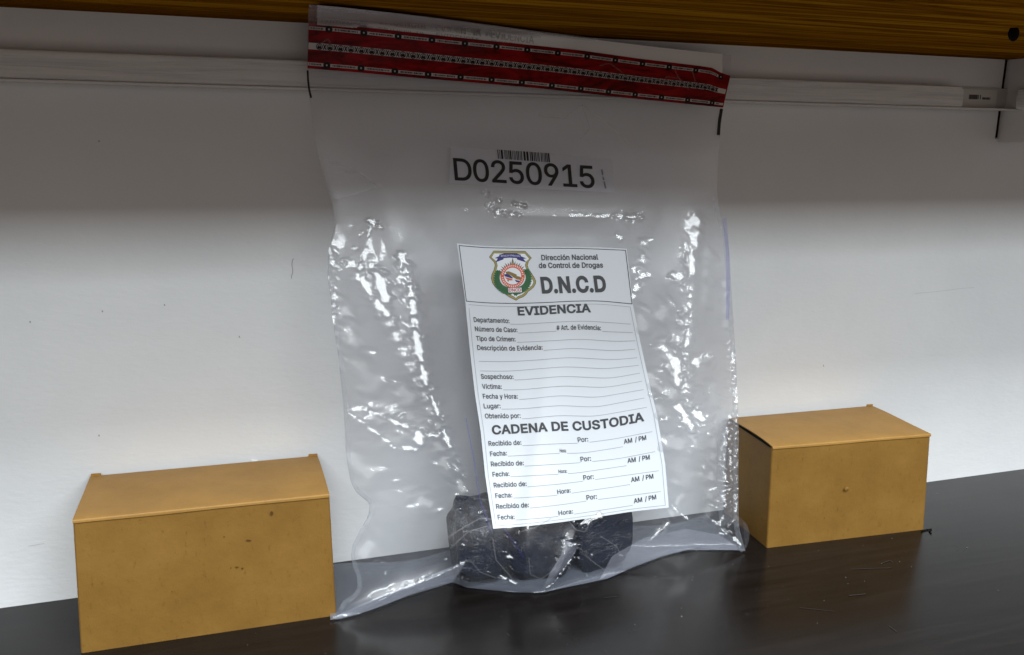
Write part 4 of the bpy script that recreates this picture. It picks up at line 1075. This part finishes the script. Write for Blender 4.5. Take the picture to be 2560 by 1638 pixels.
for s, x0, x1 in (('EVIDENCIA', 804, 923), ('EVIDENCIA', 948, 1065), ('EVIDENCIA', 1091, 1203), ('EVIDENCIA', 1228, 1335)):
    put_text(m, s, x0, x1, lambda x: tl(LT)(x) + 30, 18, 0, .012, .0005); put_text(m, s, x0, x1-4, lambda x: tl(LT)(x) + 46, 11, 0, .01, .0005)
for x in (936, 1078, 1216):
    y = tl(LT)(np.array(x)) + 24; poly(m, [(x+4*math.cos(a), y+4*math.sin(a)) for a in np.linspace(0, 6.28, 11)[:-1]], .0005)
m.build('ghost_print', [GHOST], liner)

# the red seal tape
t = np.linspace(0, 1, 14)[None, :]; ns = 160
s = np.linspace(0, 1, ns)
top_x = 771.7 + s*(1826-771.7); bot_x = 768.7 + s*(1807.5-768.7)
A = np.stack([top_x, tl(TT)(top_x)], -1); B = np.stack([bot_x, tl(TBm)(bot_x)], -1)
def tape_pt(x, t):
    """pixel at column x (measured along the middle) and fraction t across the tape"""
    sx_ = (np.asarray(x, float) - 770.2)/(1816.7-770.2)
    ax, bx_ = 771.7 + sx_*(1826-771.7), 768.7 + sx_*(1807.5-768.7)
    t = np.asarray(t, float)
    return ax*(1-t) + bx_*t, tl(TT)(ax)*(1-t) + tl(TBm)(bx_)*t
G = A[:, None]*(1-t[..., None]) + B[:, None]*t[..., None]
m = MB(); m.grid(surf(G[..., 0], G[..., 1], .0009)); tape = m.build('seal_tape', TAPE, bag, True)
def tape_band(mb, x0, x1, t0, t1, lift, mi, n=100):
    xs = np.linspace(x0, x1, n); p0 = tape_pt(xs, np.full(n, t0)); p1 = tape_pt(xs, np.full(n, t1))
    band(mb, np.stack(p0, -1), np.stack(p1, -1), lift, mi)
def tape_quad(mb, xs, ts, lift, mi):
    p = tape_pt(np.array(xs, float), np.array(ts, float)); mb.add(surf(p[0], p[1], lift), [tuple(range(len(xs)))], mi)
C1 = [821, 907.6, 993, 1077, 1159, 1237.5, 1314, 1390, 1463, 1533, 1600.5, 1667, 1733, 1795]
step = np.array(C1)
m = MB()
for row, tc_, dxr in ((1, .12, 0), (3, .90, -2.5)):
    tape_band(m, 771, 1815 if row == 3 else 1800, tc_-.034, tc_+.034, .0011, 0)
    cs = [c + dxr + (8 if row == 3 else 0)*((c-821)/974.)*-.6 for c in C1]
    ext = [cs[0]-86] + cs + [cs[-1]+58]
    rs = np.random.RandomState(row)
    for i, (a, b) in enumerate(zip(ext[:-1], ext[1:])):
        n_ = 15; g = (b-a)
        for k in range(n_):                      # microprint
            x0 = a + g*(.17 + .68*k/n_); w = g*.68/n_*rs.uniform(.45, .8)
            if x0 < 773 or x0 + w > 1806: continue
            hh = rs.uniform(.014, .024); tape_quad(m, [x0, x0+w, x0+w, x0], [tc_-hh, tc_-hh, tc_+hh, tc_+hh], .0013, 1)
    for c, nx_ in zip(cs, ext[2:]):
        if c > 1803: continue
        rx_ = .105*(nx_-c); aa = np.linspace(0, 2*math.pi, 17)[:-1]
        p = tape_pt(c + rx_*np.cos(aa), tc_ + .078*np.sin(aa)); poly(m, np.stack(p, -1), .0014, 1)
        p = tape_pt(c + rx_*.22*np.cos(aa), tc_ + .02*np.sin(aa)); poly(m, np.stack(p, -1), .0016, 0)
# chain of padlocks along the middle
tape_band(m, 771, 1814, .51-.072, .51+.072, .0011, 0)
ic = np.arange(len(C1)); n_l = 47
li = (np.arange(n_l)*.3035) - .56
lx_ = np.interp(li, ic, C1); lx_ = np.where(li < 0, C1[0]+li*87, lx_); lx_ = np.where(li > 13, C1[-1]+(li-13)*58, lx_)
for k in range(n_l):
    c = lx_[k]; w = (lx_[min(k+1, n_l-1)]-lx_[max(k-1, 0)])/2 if 0 < k < n_l-1 else 24
    if c > 1800 or c < 775: continue
    aa = np.linspace(0, 2*math.pi, 19)[:-1]
    o_ = np.stack(tape_pt(c + .32*w*np.cos(aa), .51+.07*np.sin(aa)), -1); i_ = np.stack(tape_pt(c + .25*w*np.cos(aa), .51+.054*np.sin(aa)), -1)
    o_ = np.r_[o_, o_[:1]]; i_ = np.r_[i_, i_[:1]]; band(m, o_, i_, .0013, 1)
    tape_quad(m, [c-.19*w, c+.19*w, c+.19*w, c-.19*w], [.500, .500, .556, .556], .0013, 1)        # padlock body
    sh = [tape_pt(c + .10*w*math.cos(b_), .505 - .035*math.sin(b_)) for b_ in np.linspace(0, math.pi, 9)]; line(m, [(float(p[0]), float(p[1])) for p in sh], 1.4, .0013, 1)
    for sg in (-1, 1):
        xa, xb = c + .36*w, c + .64*w
        if xb < 1812:
            p0 = tape_pt(xa, .51-.06*sg); p1 = tape_pt((xa+xb)/2, .51); p2 = tape_pt(xb, .51+.06*sg)
            line(m, [(float(p[0]), float(p[1])) for p in (p0, p1, p2)], 2.6, .0013, 1)
m.build('tape_print', [TAPEWHITE, TAPEBLACK], tape)

# ------------------------------------------------------------------ what lies in the bag
def bundle(name, label, c, r, seed, squash=2.6, rot=0.0):
    rs = np.random.RandomState(seed); nu, nv = 72, 44
    th = np.linspace(0, 2*math.pi, nu+1)[:-1]; ph = np.linspace(-math.pi/2, math.pi/2, nv)
    T, Pp = np.meshgrid(th, ph, indexing='ij')
    sg = lambda v, e: np.sign(v)*np.abs(v)**e
    e = 2/squash
    x = sg(np.cos(Pp), e)*sg(np.cos(T), e); y = sg(np.cos(Pp), e)*sg(np.sin(T), e); z = sg(np.sin(Pp), e)
    D = np.stack([np.cos(Pp)*np.cos(T), np.cos(Pp)*np.sin(T), np.sin(Pp)], -1)
    pts = rs.randn(40, 3); pts /= np.linalg.norm(pts, axis=1)[:, None]
    dist = np.min(np.linalg.norm(D[:, :, None, :]-pts[None, None], axis=-1) + rs.rand(40)*.2, -1)
    k = 1 + .30*(.40-dist) + .03*np.sin(5*T+seed) + .02*np.sin(9*Pp+4*T+seed)
    X = np.stack([x*r[0]*k, y*r[1]*k, z*r[2]*k], -1)
    cr, srr = math.cos(rot), math.sin(rot)
    X = np.stack([X[..., 0]*cr + X[..., 2]*srr, X[..., 1], -X[..., 0]*srr + X[..., 2]*cr], -1)
    X = X + np.array(c); X[..., 2] = np.maximum(X[..., 2], .0022)
    X[..., 1] = np.minimum(X[..., 1], WALL_Y - .012)
    v = X.reshape(-1, 3); q = (v - np.array([0, 0, H])) @ R
    px = CX + F_PX*q[:, 0]/-q[:, 2]; py = CY - F_PX*q[:, 1]/-q[:, 2]
    v[:, 1] = np.maximum(v[:, 1], front_y(px, py, False) + .0016); f = []
    for i in range(nu):
        for j in range(nv-1): f.append((i*nv+j, ((i+1) % nu)*nv+j, ((i+1) % nu)*nv+j+1, i*nv+j+1))
    o = mesh_obj(name, v, f, BUNDLE); tag(o, label, 'package', 'dark wrapped packages in the bag'); return o
bundle('wrapped_package', 'leftmost dark wrapped package in the bag, beyond the form’s lower left corner', (.1552, .530, .0305), (.0200, .020, .0285), 1, 3.0)
bundle('wrapped_package', 'middle dark wrapped package in the bag, the nearest one, under the form', (.1990, .5265, .0270), (.0262, .0180, .0268), 2, 2.8)
bundle('wrapped_package', 'rightmost dark wrapped package in the bag, squarest one under the form’s lower right', (.2420, .533, .0300), (.0215, .021, .0300), 5, 4.5)

# a small black squiggle by the right box
P3 = [at_y(x*S, y*S, y_at_z(x*S, y*S, .0006)) for x, y in [(2166, 1249), (2178, 1245), (2190, 1244), (2184, 1248), (2189, 1254)]]
m = MB(); m.tube(P3, .0005, 6); tag(m.build('black_squiggle', DARK, None, True), 'small black squiggle on the table at the right box’s front corner', 'squiggle')
